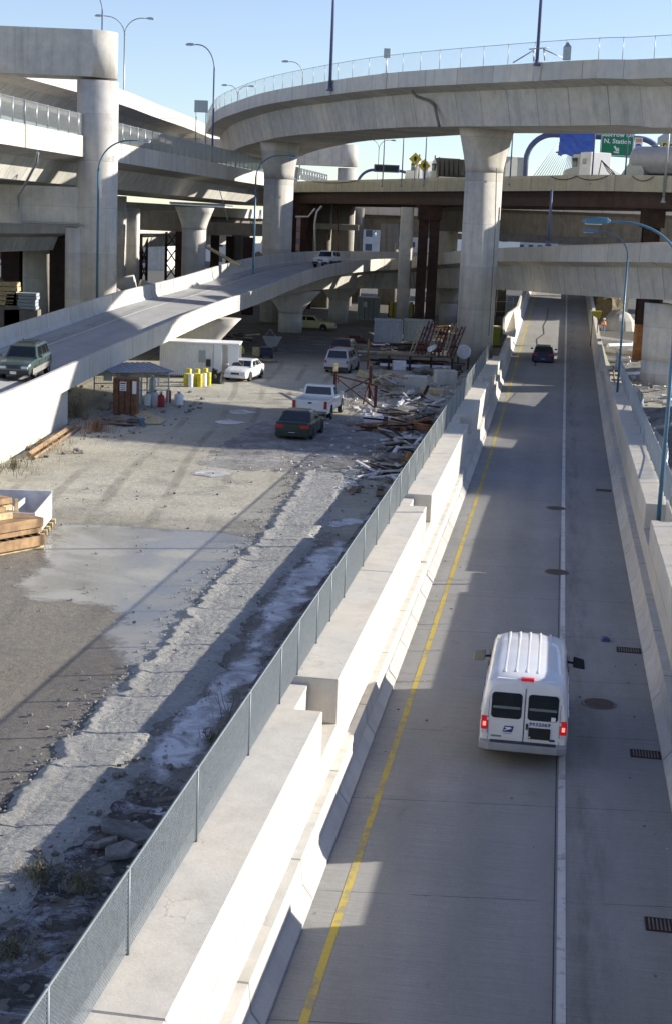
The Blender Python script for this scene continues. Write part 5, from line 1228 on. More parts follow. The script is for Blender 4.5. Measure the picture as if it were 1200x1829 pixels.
def rocks(name,mat,n,fn,smin,smax,seed,kind='stuff',label=None,cat=None,flat=.6):
    r=random.Random(seed); m=MB()
    for _ in range(n):
        c=fn(r); s_=smin+(smax-smin)*r.random()**3
        vs=[]
        for x in(-1,1):
            for y in(-1,1):
                for z in(-1,1): vs.append(Vector((x*s_*r.uniform(.5,1),y*s_*r.uniform(.5,1),z*s_*flat*r.uniform(.5,1))))
        M_=Matrix.Rotation(r.uniform(0,6.28),3,'Z')@Matrix.Rotation(r.uniform(-.5,.5),3,'X'); vs=[c+M_@q for q in vs]
        m.add(vs,[(0,1,3,2),(4,6,7,5),(0,4,5,1),(2,3,7,6),(0,2,6,4),(1,5,7,3)])
    o=m.build(name,mat); o['kind']=kind
    if label: tag(o,label,cat)
    return o
ru=lambda u0,u1,v0,v1,z=GZ+.02:(lambda r:R(r.uniform(u0,u1),r.uniform(v0,v1),z+r.uniform(0,.05)))
rocks('gravel_scatter',M_DARKCON,700,ru(-8.2,-5.3,13,27.5,GZ+.06),.012,.075,1,label='small dark stones scattered over the frosty mud by the left fence',cat='stones')
rocks('gravel_scatter',M_GRAV,900,ru(-26,-5.4,28,80),.012,.06,2,label='small pale stones scattered over the packed dirt yard',cat='stones')
rocks('gravel_scatter',M_SLUR,1800,lambda r:(lambda v,s_:R((ev(Lp,v) if s_ else ev(Rp,v))+r.gauss(0,.28),v,GZ+.03+r.uniform(0,.04)))(r.uniform(17,63),r.random()<.6),.012,.055,17,label='crumbs of grey concrete along both edges of the long crust',cat='stones')
rocks('gravel_scatter',M_CON,500,ru(-13,-5.4,62,84,GZ+.03),.02,.13,3,label='broken concrete lumps between the fence and the cars',cat='stones')
rocks('gravel_scatter',M_CONW,700,ru(5.4,16,60,150,GZ+.3),.04,.3,5,label='pale rubble spread over the ground right of the lower road',cat='stones')
rocks('gravel_scatter',M_DARKCON,500,ru(-34,-20,60,90),.02,.16,6,label='stones and scraps along the foot of the left ramp',cat='stones')
# slabs of broken pavement near the bottom left
for i,(px,py,s_,rz,lab) in enumerate([(232,1480,.55,.3,'longest flat slab of broken paving near the fence at the bottom left'),(215,1515,.3,1.2,'pointed lump of broken concrete below the flat slabs'),(262,1492,.32,-.4,'angular slab of broken paving touching the fence side'),(190,1500,.22,.8,'small slab of broken paving left of the others')]):
    p=PZ(px,py,GZ+.2); p.z=GZ+.1; r=random.Random(i+4); m=MB(); g_=[k_*1.2566+r.uniform(-.35,.35)+rz for k_ in range(5)]; tl=Matrix.Rotation(r.uniform(-.35,.35),3,'X')@Matrix.Rotation(r.uniform(-.3,.3),3,'Y'); m.extr([p+tl@Vector((s_*1.1*math.cos(a),s_*.75*math.sin(a),0)) for a in g_],Vector((0,0,.11)))
    tag(m.build('paving_slab',M_GRAV,bevel=.02),lab,'broken slab',group='slabs of broken paving by the left fence')
# grates, manholes, debris on the road
def onroad(px,py):
    z=-2.3
    for _ in range(6): p=PZ(px,py,z); z=roadz(p.x*st+p.y*ct)
    return Vector((p.x,p.y,z))
def gratef(px,py,label):
    p=onroad(px,py); t=thing('drain_grate',label,'drain grate',(p.x,p.y,p.z+.005),group='drain grates along the right barrier',world=False); t.rotation_euler.z=YAW
    MB().box((0,0,.004),(.66,.46,.006)).build('pit',M_DARK,t)
    fr=MB(); fr.box((0,-.24,.01),(.7,.03,.02)); fr.box((0,.24,.01),(.7,.03,.02)); fr.box((-.34,0,.01),(.03,.48,.02)); fr.box((.34,0,.01),(.03,.48,.02)); fr.build('frame',M_RUST,t)
    b=MB(); [b.box((-.28+k*.07,0,.013),(.026,.46,.012)) for k in range(9)]; b.build('bars',plain('grate_iron',(.17,.13,.10),.7,var=.3),t)
gratef(1077,876,'rusty drain grate farthest up the road by the right barrier'); gratef(1122,1162,'rusty drain grate beside the front of the van at the right barrier'); gratef(1152,1348,'rusty drain grate beside the rear of the van at the right barrier'); gratef(1187,1654,'rusty drain grate nearest the camera at the right edge of the road')
for px,py,lab in[(993,1022,'brown manhole cover on the white line nearer the van'),(992,908,'brown manhole cover on the white line farther from the van'),(1069,1257,'reddish manhole cover right of the van')]:
    p=onroad(px,py); t=thing('manhole_cover',lab,'manhole cover',(p.x,p.y,p.z+.009),group='manhole covers in the lower road',world=False)
    MB().lathe((0,0,0),[(.46,0),(.46,.008),(.40,.009)],24).build('rim',M_GRAV,t); mm=MB(); mm.lathe((0,0,.006),[(.39,0),(.39,.008)],24); mm.build('lid',plain('rusty_cast_iron',(.075,.05,.04),.8,var=.4,scale=12),t)
p=PZ(1080,1141,-2.25); tag(MB().box(p,(.3,.34,.12),taper=.7).build('scrap_bucket',plain('blue_plastic',(.04,.06,.16),.5),bevel=.03),'small dark blue plastic scrap lying on the road right of the van','debris')
# ============================================================ yard things
def drum(px,py,label,mat,r=.29,h=.88,z=GZ,mat2=None,name='drum',group='drums and cylinders in the yard',back=0):
    p=PZ(px,py,GZ); p.y+=back; t=thing(name,label,'drum',(p.x,p.y,z),group=group,world=False)
    MB().lathe((0,0,0),[(r*.97,0),(r,.03),(r,h*.33),(r*1.03,h*.35),(r,h*.37),(r,h*.66),(r*1.03,h*.68),(r,h*.7),(r,h*.97),(r*.95,h)],16).build('shell',mat,t)
    MB().lathe((0,0,h-.015),[(r*.9,0),(r*.9,.012)],16).build('lid',mat2 or mat,t)
def gascyl(px,py,label,r=.14,h=1.3,mat=M_WHITE,back=0):
    p=PZ(px,py,GZ); p.y+=back; t=thing('gas_cylinder',label,'gas cylinder',(p.x,p.y,GZ),group='gas cylinders by the mesh cage',world=False)
    MB().lathe((0,0,0),[(r*.95,0),(r,.03),(r,h*.8),(r*.85,h*.88),(r*.5,h*.94),(r*.25,h*.95)],14).build('cylinder',mat,t)
    MB().lathe((0,0,h*.94),[(r*.3,0),(r*.3,.1),(r*.5,.1),(r*.5,.14)],10).build('valve',M_CHROME,t)
# mesh cage
a=PZ(204,731,GZ); b=PZ(301,729,GZ); 
cg=thing('storage_cage','open mesh storage cage with a flat metal roof sheltering gas cylinders','cage',(a.x,a.y,GZ))
ax=(b-a).normalized(); ay=Vector((-ax.y,ax.x,0)); W_=(b-a).length; D_=3.6; Hc=2.05
P3=lambda x,y,z:a+ax*x+ay*y+Vector((0,0,z))
for x in(0,W_*.5,W_): 
    for y in(0,D_): MB().box(P3(x,y,Hc/2),(.07,.07,Hc)).build('post',M_GALV,cg)
for y in(0,D_):
    MB().tube([P3(0,y,Hc-.03),P3(W_,y,Hc-.03)],.035,5).build('top_rail',M_GALV,cg); MB().tube([P3(0,y,1.05),P3(W_,y,1.05)],.025,5).build('mid_rail',M_GALV,cg)
for x in(0,W_): MB().tube([P3(x,0,Hc-.03),P3(x,D_,Hc-.03)],.035,5).build('top_rail',M_GALV,cg)
rf=MB(); n=22
for k in range(n):
    x0,x1=-.25+(W_+.5)*k/n,-.25+(W_+.5)*(k+1)/n; z=Hc+.03+(.03 if k%2 else 0)
    rf.add([P3(x0,-.3,z),P3(x1,-.3,z),P3(x1,D_+.3,z+.12),P3(x0,D_+.3,z+.12),P3(x0,-.3,z+.03),P3(x1,-.3,z+.03),P3(x1,D_+.3,z+.15),P3(x0,D_+.3,z+.15)],[(3,2,1,0),(4,5,6,7),(0,1,5,4),(1,2,6,5),(2,3,7,6),(3,0,4,7)])
rf.build('roof',plain('blue_grey_sheet_roof',(.30,.32,.36),.6,.2),cg)
for (s0,s1) in((P3(0,D_,0),P3(W_,D_,0)),(P3(W_,0,0),P3(W_,D_,0))):
    mm=MB(); L_=(s1-s0).length; d_=(s1-s0).normalized(); k=0
    while k<L_: mm.tube([s0+d_*k,s0+d_*k+Vector((0,0,Hc))],.006,3,caps=False,smooth=False); k+=.12
    z=.1
    while z<Hc: mm.tube([s0+Vector((0,0,z)),s1+Vector((0,0,z))],.006,3,caps=False,smooth=False); z+=.14
    mm.build('mesh_panel',M_GALVD,cg)
for x,y,z,w_,h,mt in((.8,D_-.05,1.5,.5,.6,M_WHITE),(1.9,D_-.05,1.6,.35,.5,M_GALV),(W_-.02,1.6,1.3,.06,.5,M_WHITE)):
    MB().box(P3(x,y,z),(w_ if w_>.1 else .04,.04 if w_>.1 else .5,h)).build('notice_board',mt,cg)
gascyl(248,722,'tall white gas cylinder next to the brown locker',r=.2,h=1.45); gascyl(262,727,'short white gas cylinder right of the tallest one',r=.19,h=.75,back=.6); gascyl(275,727,'rounded white gas cylinder in the middle of the cage',r=.24,h=.85,back=.7)
M_REDP=plain('red_paint',(.35,.02,.03),.5)
gascyl(287,728,'red and white gas cylinder at the front of the cage',r=.2,h=.75,mat=M_REDP,back=.3); gascyl(296,725,'red gas cylinder behind the front right cage post',r=.15,h=.8,mat=M_REDP,back=1.6); gascyl(320,723,'squat pale gas cylinder outside the right end of the cage',r=.27,h=.7); gascyl(268,712,'grey gas cylinder standing at the back of the cage',r=.2,h=1.2,mat=M_GALV,back=1.2)
# brown locker
p=PZ(223,742,GZ); t=thing('tool_locker','brown rusty plank locker with a white notice left of the cage','locker',(p.x,p.y,GZ)); M_LOCK=plain('brown_boards',(.17,.075,.035),.8,var=.35,scale=4)
MB().box((p.x,p.y+.5,.02),(1.3,.95,2.0)).build('cabinet',M_LOCK,t,bevel=.02); 
for k in(-.32,0,.32): MB().box((p.x+k,p.y+.012,0),(.03,.03,1.95)).build('door_seam',M_DARK,t)
MB().box((p.x-.1,p.y+.005,.6),(.36,.02,.5)).build('notice',M_WHITE,t); MB().box((p.x-.1,p.y-.008,.76),(.3,.005,.08)).build('notice_heading',M_REDP,t); MB().box((p.x+.52,p.y+.005,.55),(.22,.02,.7)).build('poster',M_WHITE,t)
for k in range(3): MB().box((p.x-.1,p.y-.008,.62-k*.1),(.26,.005,.03)).build('notice_line',M_DARK,t)
# storage container
A=PZ(300,672,GZ); B=PZ(427,660,GZ); d0=101.
x0,x1=PY(286,640,d0).x,PY(427,640,d0).x
t=thing('storage_container','long white storage container with its right end open in the sun','container',(x1,d0,GZ)); zt=1.45
def corr(p0,p1,z0,z1,n,dp,mat,name,parent):
    m=MB(); d=(p1-p0)/n; nn=Vector((d.y,-d.x,0)).normalized()
    pts=[]
    for k in range(n): pts+= [p0+d*k,p0+d*(k+.35),p0+d*(k+.5)+nn*dp,p0+d*(k+.85)+nn*dp]
    pts.append(p1)
    vs=[Vector((q.x,q.y,z0)) for q in pts]+[Vector((q.x,q.y,z1)) for q in pts]; N=len(pts)
    m.add(vs,[(i,i+1,N+i+1,N+i) for i in range(N-1)]); return m.build(name,mat,parent)
corr(Vector((x0,d0,0)),Vector((x1-1.75,d0,0)),GZ+.1,zt-.12,26,-.06,M_WHITE,'side_wall',t)
MB().bb(x0-.05,x1+.05,d0-.08,d0+2.5,zt-.12,zt).build('roof',M_WHITE,t,bevel=.02); MB().bb(x0,x1,d0+2.35,d0+2.42,GZ+.1,zt-.125).build('back_wall',M_WHITE,t)
MB().bb(x0,x1,d0+.02,d0+2.4,GZ+.05,GZ+.16).build('floor',M_WOOD,t); MB().bb(x0,x0+.06,d0+.06,d0+2.34,GZ+.17,zt-.13).build('end_wall',M_WHITE,t)
MB().bb(x1-1.7,x1-1.15,d0-.05,d0+.05,GZ+.05,zt-.124).build('open_door',M_WHITE,t); MB().bb(x1-.75,x1,d0-.05,d0+.05,GZ+.05,zt-.124).build('open_door',M_WHITE,t)
MB().bb(x0+2.7,x0+3.1,d0-.09,d0-.07,.1,.9).build('notice',M_GALV,t); MB().bb(x0+3.2,x0+3.5,d0-.09,d0-.07,-.2,.3).build('vent',M_TRIM,t)
# drums
M_YELD=plain('yellow_drum_plastic',(.6,.5,.03),.5); k=0
for px,py,m2,lab in[(333,690,M_YELD,'yellow drum at the left end of the row by the container'),(341,691,M_WHITE,'white drum between the first two yellow drums'),(349,690,M_YELD,'yellow drum third from the left in the row'),(357,691,M_YELD,'yellow drum in the middle of the row by the container'),(365,690,M_WHITE,'white drum right of the middle of the row'),(373,688,M_YELD,'yellow drum at the right end of the row next to the black bags')]:
    drum(px,py,lab,m2,r=.17,h=.85,group='yellow and white drums by the container')
for px,py,lab in[(338,684,'yellow drum in the back row on the left'),(353,684,'yellow drum in the back row in the middle'),(367,683,'yellow drum in the back row on the right')]: drum(px,py,lab,M_YELD,r=.18,h=.95,group='yellow and white drums by the container')
def lump(name,label,cat,px,py,sx,sy,sz,mat,seed=0,z=GZ,rough=.35):
    p=PZ(px,py,z); m=MB(); n1,n2=14,9; vs=[]
    for j in range(n2+1):
        th=math.pi/2*j/n2
        for i in range(n1):
            g=2*math.pi*i/n1; q=Vector((math.cos(g)*math.cos(th),math.sin(g)*math.cos(th),math.sin(th))); k=1+rough*noise.noise(q*2.5+Vector((seed,0,0))); vs.append(Vector((p.x+q.x*sx*k,p.y+sy+q.y*sy*k,z-.02+q.z*sz*k)))
    m.add(vs,[(j*n1+i,j*n1+(i+1)%n1,(j+1)*n1+(i+1)%n1,(j+1)*n1+i) for j in range(n2) for i in range(n1)]); return tag(m.build(name,mat),label,cat)
lump('rubbish_bags','black rubbish bags heaped beside the yellow drums','rubbish bags',386,686,.45,.4,.75,M_DARK,3,rough=.7)
drum(254,760,'small blue drum on the ground in front of the cage',plain('blue_drum_paint',(.05,.13,.25),.5),r=.14,h=.4)
for (pts,lab) in(([(236,738),(262,733),(296,750),(288,757),(262,757)],'pale plywood sheet lying in front of the cage'),([(182,740),(202,737),(208,752),(190,757)],'grey plywood sheet lying left of the brown locker')):
    q=PX(pts,GZ+.05); m=MB(); m.prism([(p.x,p.y) for p in q],GZ+.03,GZ+.07); tag(m.build('plywood_sheet',M_WOODL if 'pale' in lab else M_GRAV),lab,'plywood sheet')
# rusted beam along the abutment
a=PZ(52,812,GZ+.2);b=PZ(136,757,GZ+.2); m=MB(); m.tube([a,b],.13,4,smooth=False); m.tube([a+Vector((.28,-.2,-.12)),b+Vector((.28,-.2,-.12))],.07,4,smooth=False); tag(m.build('rusted_beam',plain('rusty_tan_steel',(.30,.19,.10),.8,var=.3)),'orange rusted steel beam lying along the white abutment wall','beam')
# weeds -------------------------------------------------
M_WEED=plain('dry_straw',(.26,.21,.13),.9,var=.3); M_WEED2=plain('dead_grass',(.16,.15,.09),.9,var=.3)
def weeds(label,px,py,n,sp,h,seed,mat=M_WEED,z=GZ):
    r=random.Random(seed); p=PZ(px,py,z); m=MB()
    for _ in range(n):
        a=r.uniform(0,6.28); d=abs(r.gauss(0,sp)); b=p+Vector((math.cos(a)*d,math.sin(a)*d,-.02)); l=h*r.uniform(.4,1.1); tp=b+Vector((r.gauss(0,.3)*l,r.gauss(0,.3)*l,l)); md=b.lerp(tp,.5)+Vector((r.gauss(0,.06),r.gauss(0,.06),.05))
        w=Vector((math.cos(a+1.5),math.sin(a+1.5),0))*.011
        m.add([b-w,b+w,md+w*.8,md-w*.8,tp],[(0,1,2,3),(3,2,4)])
    o=m.build('dry_weeds',mat,fix=False); tag(o,label,'weeds')
weeds('straw coloured weeds at the far corner of the white abutment',140,745,320,.8,1.3,1); weeds('reddish dry weeds on the rubble in front of the abutment corner',172,770,260,.7,.8,2,plain('rusty_weeds',(.22,.13,.08),.9)); weeds('low dry weeds along the foot of the white abutment wall',80,800,260,1.2,.5,3); weeds('dry weeds at the left edge by the abutment',25,835,240,1.2,.5,4,M_WEED2)
weeds('thin bare stalks growing on the ice beside the left fence',412,1290,26,.35,1.0,5,plain('grey_stalks',(.25,.24,.22),.9)); weeds('tuft of dead grass by the fence at the edge of the ice',385,1325,120,.25,.3,6,M_WEED2)
for i,(px,py,lab) in enumerate([(70,1560,'tuft of dead grass by the crust at the lower left'),(200,1660,'tuft of dead grass on the frosty mud near the fence'),(20,1700,'tuft of dead grass at the left edge near the bottom'),(140,1580,'tuft of dead grass in the middle of the frosty mud')]): weeds(lab,px,py,150,.22,.22,10+i,M_WEED2,z=GZ+.12)
# left stack of steel forms and white crate
def stackbox(px0,py0,px1,dep,z0,h,mat): pass
M_FORM=rust('orange_rusted_form',(.22,.13,.07),(.46,.29,.13),.7)
c=PZ(62,968,GZ); f0=PZ(62,968,GZ+.0)
t=thing('form_stack','stack of orange rusted steel forms on a timber bearer at the left edge','stack of steel forms',(c.x,c.y,GZ))
rz=rad(52)
def sb(x,y,z,dx,dy,dz,mat,name,rz=rz,par=t):
    o=Vector((c.x-1.05,c.y-1.6,0)); m=Matrix.Rotation(rz,3,'Z'); q=o+m@Vector((x,y,0)); MB().box((q.x,q.y,z+dz/2),(dx,dy,dz),rz=rz).build(name,mat,par,bevel=.015)
sb(0,.1,GZ,3.2,1.6,.12,M_WOODL,'bearer'); sb(0,0,GZ+.125,3.1,1.7,.34,M_FORM,'steel_form'); sb(.05,.05,GZ+.53,2.9,1.55,.2,M_FORM,'steel_form'); sb(0,.02,GZ+.735,3.0,1.65,.3,M_FORM,'steel_form')
sb(-.35,.25,GZ+1.04,1.9,1.2,.22,M_WOODL,'timber_layer'); sb(-.4,.3,GZ+1.265,1.7,1.0,.16,M_FORM,'steel_form')
for k in range(9): sb(-1.3+k*.32,-.68,GZ+.468,.12,.3,.058,M_DARK,'spacer')
t2=thing('form_stack','second stack of yellowish timber forms behind the rusted one at the left edge','stack of timber forms',(c.x-1,c.y+2,GZ))
for k in range(5): sb(.6,2.1,GZ+.12+k*.24,3.0,1.2,.2,M_WOODL if k%2 else M_FORM,'form_layer',par=t2)
# white open crate
a=PZ(62,975,GZ);b=PZ(100,925,GZ); t=thing('open_crate','long white sided open crate with timber posts at the left edge','crate',(a.x,a.y,GZ))
ax=(b-a).normalized(); ln_=3.6; ay=Vector((-ax.y,ax.x,0)); M_WP=plain('scuffed_white_panel',(.62,.63,.66),.6,var=.15)
def panel(p,q,z0,z1,th,mat,name):
    d=(q-p).normalized(); n_=Vector((-d.y,d.x,0))*th; m=MB(); m.prism([tuple((p)[:2]),tuple(q[:2]),tuple((q+n_)[:2]),tuple((p+n_)[:2])],z0,z1); m.build(name,mat,t,bevel=.01)
p0=a+ax*.2; p1=a+ax*(ln_+.2); q0=p0+ay*2.6; q1=p1+ay*2.6
panel(p0,p1,GZ+.18,GZ+1.05,.06,M_WP,'side_panel'); panel(p1,q1+ay*2.5,GZ+.18,GZ+1.15,.06,M_WP,'end_panel'); panel(p0,p0+ay*1.0,GZ+.18,GZ+1.05,-.06,M_WP,'end_panel')
panel(p0+ay*1.1,p1+ay*.9,GZ+.5,GZ+.9,.06,M_WP,'divider')
for k in range(6): MB().box(p0+ax*(.3+k*.62)+Vector((0,0,.09)),(.12,.3,.17),rz=math.atan2(ax.y,ax.x)).build('block_foot',M_WOODL,t)
for q,h in((p0+ay*1.6+ax*1.2,1.6),(p0+ay*2.6+ax*1.6,1.3),(p1+ay*.2+ax*.06,1.15),(p0+ay*.9+ax*1.6,1.2)): MB().box(q+Vector((0,0,h/2)),(.12,.12,h),rz=.5).build('timber_post',M_WOODL,t)
# gate made of steel pipes beside the pickup
M_RGATE=rust('dark_red_steel',(.06,.017,.016),(.12,.04,.028))
a=PZ(596,705,GZ);b=PZ(669,732,GZ); a2=PZ(577,700,GZ)
t=thing('steel_trestle','rusty red steel pipe trestle with crossed braces beside the white pickup','trestle',(a.x,a.y,GZ)); up=Vector((0,0,1))
for q,h in((PZ(597,705,GZ),1.55),(b,1.5),(PZ(659,716,GZ),2.2)): MB().box(q+up*h/2,(.18,.18,h)).build('post',M_RGATE,t)
q1,q2=PZ(597,705,GZ)+up*1.25,b+up*1.45
MB().tube([q1-(q2-q1).normalized()*.7,q2],.06,6).build('top_pipe',M_RGATE,t); MB().tube([q1+up*-.1,b+up*.1],.045,6).build('brace',M_RGATE,t); MB().tube([PZ(605,708,GZ)+up*.1,PZ(659,716,GZ)+up*1.4],.045,6).build('brace',M_RGATE,t); MB().tube([q1+Vector((.2,0,.0)),q1+Vector((.2,0,-.5))],.04,6).build('hanger',M_RGATE,t)
t2=PZ(657,716,GZ)
for (x,y) in((648,722),(672,727)): MB().tube([t2+up*1.1,PZ(x,y,GZ)],.05,6).build('strut',M_RGATE,t)
tag(MB().box(PZ(597,705,GZ)+up*1.75,(.25,.2,.5),rz=.3).build('traffic_cone_stub',M_WOODL),'short pale board clamped on top of the red trestle post','board')
# ============================================================ further yard clutter
def gbox(name,label,cat,px0,px1,pyb,h,dep,mat,group=None,rz=0,tz=GZ,bevel=.02,build=True):
    a=PZ(px0,pyb,tz); b=PZ(px1,pyb,tz); y=(a.y+b.y)/2
    return a.x,b.x,y,tz,tz+h,dep
def cont(name,label,px0,px1,pyb,h,dep,mat,n=14,doors=False,rz=0):
    x0,x1,y,z0,z1,d=gbox(name,label,'',px0,px1,pyb,h,dep,mat); t=thing(name,label,'container',((x0+x1)/2,y,z0))
    corr(Vector((x0,y,0)),Vector((x1,y,0)),z0+.1,z1-.1,n,-.05,mat,'front_wall',t); corr(Vector((x1,y,0)),Vector((x1,y+d,0)),z0+.1,z1-.1,n,-.05,mat,'side_wall',t); corr(Vector((x0,y+d,0)),Vector((x0,y,0)),z0+.1,z1-.1,n,-.05,mat,'side_wall',t)
    MB().bb(x0-.04,x1+.04,y-.06,y+d,z1-.1,z1).build('roof',mat,t,bevel=.01); MB().bb(x0-.04,x1+.04,y-.06,y+d,z0,z0+.1).build('base_frame',mat,t)
    for x in(x0,x1): MB().bb(x-.05,x+.05,y-.07,y+.03,z0+.1,z1-.1).build('corner_post',mat,t)
    if doors:
        for x in(x0+(x1-x0)*.3,x0+(x1-x0)*.7): MB().tube([(x,y-.1,z0+.15),(x,y-.1,z1-.15)],.025,5).build('door_bar',M_TRIM,t)
        MB().bb((x0+x1)/2-.01,(x0+x1)/2+.01,y-.075,y-.06,z0+.1,z1-.1).build('door_gap',M_DARK,t)
        MB().bb(x0+.6,x0+1.0,y-.09,y-.075,z1-1.1,z1-.5).build('marking',M_WHITE,t)
    return t
M_CGREY=plain('pale_grey_container_paint',(.33,.36,.36),.6,var=.1); M_CBLU=plain('blue_grey_container_paint',(.34,.38,.43),.6,var=.1)
cont('storage_container','grey site container with closed doors beside the yellow panels',638,676,572,2.6,3.4,M_CGREY,doors=True)
cont('skip_container','blue grey ribbed skip standing in front of the steel legs',668,716,612,2.1,2.6,M_CBLU,n=10)
cont('skip_container','pale ribbed skip touching the heap of red steel frames',722,770,610,2.0,2.8,M_CGREY,n=10)
x0,x1,y,z0,z1,d=gbox('','','',694,736,574,2.3,1.2,None); t=thing('panel_rack','rack of bright yellow panels between the grey container and the steel legs','panel rack',((x0+x1)/2,y,GZ))
for k in range(6): MB().bb(x0+k*(x1-x0)/6+.02,x0+(k+.82)*(x1-x0)/6,y,y+.12+.1*(k%2),GZ+.5,GZ+2.1+.08*(k%3)).build('panel',M_YEL if k%2==0 else plain('faded_yellow',(.42,.36,.1),.6),t)
MB().bb(x0-.1,x1+.1,y+.3,y+.5,GZ,GZ+2.).build('frame',M_RUST,t); MB().bb(x0-.2,x0+(x1-x0)*.5,y-.5,y+.1,GZ+.3,GZ+.44).build('shelf',M_WOODL,t)
# timber platform with red frames
r=random.Random(11)
def pile(name,label,cat,px0,px1,py,n,L,th,mats,h,seed,group=None,lean=.0,ang=0.,spread=1.0,dep=2.,pname='plank',z0=GZ,zr=.1):
    r=random.Random(seed); a=PZ(px0,py,GZ);b=PZ(px1,py,GZ); c=(a+b)/2; t=thing(name,label,cat,(c.x,c.y,z0),group=group)
    for k in range(n):
        x=r.uniform(a.x,b.x); y=c.y+r.uniform(0,dep); z=z0+th+(h-th)*(k/n); l=L*r.uniform(.5,1.1); rz=ang+r.gauss(0,.35*spread)
        MB().box((x,y,z),(l,th*r.uniform(1.2,2.6),th),rz=rz,ry=r.gauss(lean,zr)).build(pname,r.choice(mats),t)
    return t
x0,x1,y,z0,z1,d=gbox('','','',652,806,662,1.0,3.,None)
t=thing('timber_platform','long timber platform on rusty posts carrying planks and red steel frames','platform',((x0+x1)/2,y,GZ))
M_OLDW=plain('grey_old_timber',(.2,.17,.13),.9,var=.35,scale=4)
for yy in(0,1.1,2.2): MB().bb(x0,x1,y+yy,y+yy+.25,GZ+.85,GZ+1.05).build('beam',M_OLDW,t)
MB().bb(x0+1.1,x1-.1,y-.12,y-.05,GZ+.28,GZ+.5).build('white_rail',M_WP,t); MB().bb(x0+1.,x1,y+.1,y+.2,GZ+.0,GZ+.25).build('sill',M_OLDW,t)
for k in range(5): MB().bb(x0+.1+k*(x1-x0-.3)/4,x0+.25+k*(x1-x0-.3)/4,y-.2,y-.13,GZ-.0,GZ+1.1+(1.2 if k==0 else 0)).build('post',M_RUSTL if k==0 else M_RUST,t)
for k in range(9): MB().box(((x0+x1)/2+r.uniform(-2.4,1.2),y+.3+k*.28,GZ+1.12+.03*(k%3)),(r.uniform(2.5,4.5),.22,.06),rz=r.gauss(0,.12)).build('plank',r.choice([M_WOOD,M_WOODL,M_OLDW]),t)
# leaning red frames
a=PZ(735,640,GZ);b=PZ(805,640,GZ); t=thing('steel_frame_heap','heap of leaning dark red steel truss frames against the tall flared pier','steel frames',((a.x+b.x)/2,a.y,GZ))
for k in range(11):
    x=a.x+.2+(b.x-a.x-.2)*k/10; l=3.1*r.uniform(.8,1.05); s_=.75+.1*r.random(); base=Vector((x-.9,y+.8,GZ+1.1)); tp=base+Vector((1.0*s_,1.4,l*.8)); m=MB(); off=Vector((.26,0,0))
    m.tube([base,tp],.055,4,smooth=False); m.tube([base+off,tp+off],.055,4,smooth=False); n=6
    for j in range(n): m.tube([base.lerp(tp,j/n)+(off if j%2 else off*0),base.lerp(tp,(j+1)/n)+(off*0 if j%2 else off)],.03,4,smooth=False)
    m.build('frame',M_RGATE if k%4 else M_WOOD,t)
q=PZ(741,617,GZ)+Vector((0,-1,1.5)); m=MB(); 
tag(MB().tube([Vector((q.x-.1,y-.3,.72)),Vector((q.x+.5,y+1.8,.8))],.2,14).build('white_pipe',M_WP),'short fat white pipe lying on the timber platform','pipe')
pile('plank_pile','pile of orange timber and scraps behind the red steel frames','timber pile',775,806,606,16,2.2,.12,[M_RUSTL,M_WOODL,M_RUST],1.3,5,dep=3)
pile('beam_stack','dense stack of dark steel beams and boards on the right half of the timber platform','beam stack',700,790,655,20,3.6,.13,[M_RUST,M_OLDW,M_RGATE,M_DARKCON],.75,61,dep=2.2,spread=.25,zr=.06,z0=.12,pname='beam')
pile('beam_stack','dark beams and scrap packed under the timber platform','beam stack',690,795,662,20,3.,.14,[M_RUST,M_OLDW,M_DARK,M_RGATE],.7,62,dep=2.2,spread=.3,zr=.05,pname='beam')
# white fan drum
p=PZ(826,660,GZ); t=thing('drum_fan','large white drum shaped fan on a stand against the tall flared pier','fan',(p.x,p.y,GZ))
n=20; m=MB(); vs=[]
for yy,rr in((0,.5),(.05,.56),(.7,.56),(.75,.5)): vs+=[(p.x+rr*math.cos(2*math.pi*k/n),p.y+yy,.35+rr*math.sin(2*math.pi*k/n)) for k in range(n)]
m.add(vs,[(i*n+k,i*n+(k+1)%n,(i+1)*n+(k+1)%n,(i+1)*n+k) for i in range(3) for k in range(n)]+[tuple(range(n)),tuple(range(3*n,4*n))]); m.build('casing',M_WP,t)
for s_ in(-.4,.4): MB().box((p.x+s_,p.y+.35,-.45),(.08,.5,1.1)).build('leg',M_RUST,t)
p=PZ(815,666,GZ); tag(MB().lathe((p.x,p.y,GZ),[(.35,0),(.36,.03),(.36,.6),(.33,.62)],14).build('black_barrel',M_TRIM),'black barrel below the white fan','barrel')
# grey crate, red raft, small machines
p=PZ(640,645,GZ); t=thing('wire_crate','grey slatted crate between the silver minivan and the timber platform','crate',(p.x,p.y,GZ))
for k in range(5): MB().box((p.x-.5+k*.25,p.y,GZ+.75),(.05,.06,1.3),rz=.15).build('slat',M_WOOD,t)
for k in(.2,.75,1.3): MB().box((p.x,p.y-.05,GZ+k),(1.2,.05,.1),rz=.15).build('rail',M_GRAV,t)
MB().box((p.x,p.y+.8,GZ+.7),(1.15,1.3,1.1),rz=.15).build('load',M_GRAV,t); MB().box((p.x,p.y+.6,GZ+.08),(1.2,1.4,.14),rz=.15).build('pallet',M_OLDW,t)
p=PZ(632,612,GZ); t=thing('red_skid','low rusty red skid frame on the dark ground left of the skips','skid',(p.x,p.y,GZ)); MB().box((p.x,p.y,GZ+.3),(1.9,1.2,.3)).build('frame',M_RGATE,t,bevel=.05); MB().box((p.x,p.y,GZ+.55),(1.,.8,.2)).build('top',M_RGATE,t); MB().box((p.x,p.y,GZ+.1),(2.4,1.3,.12)).build('base',M_RUST,t)
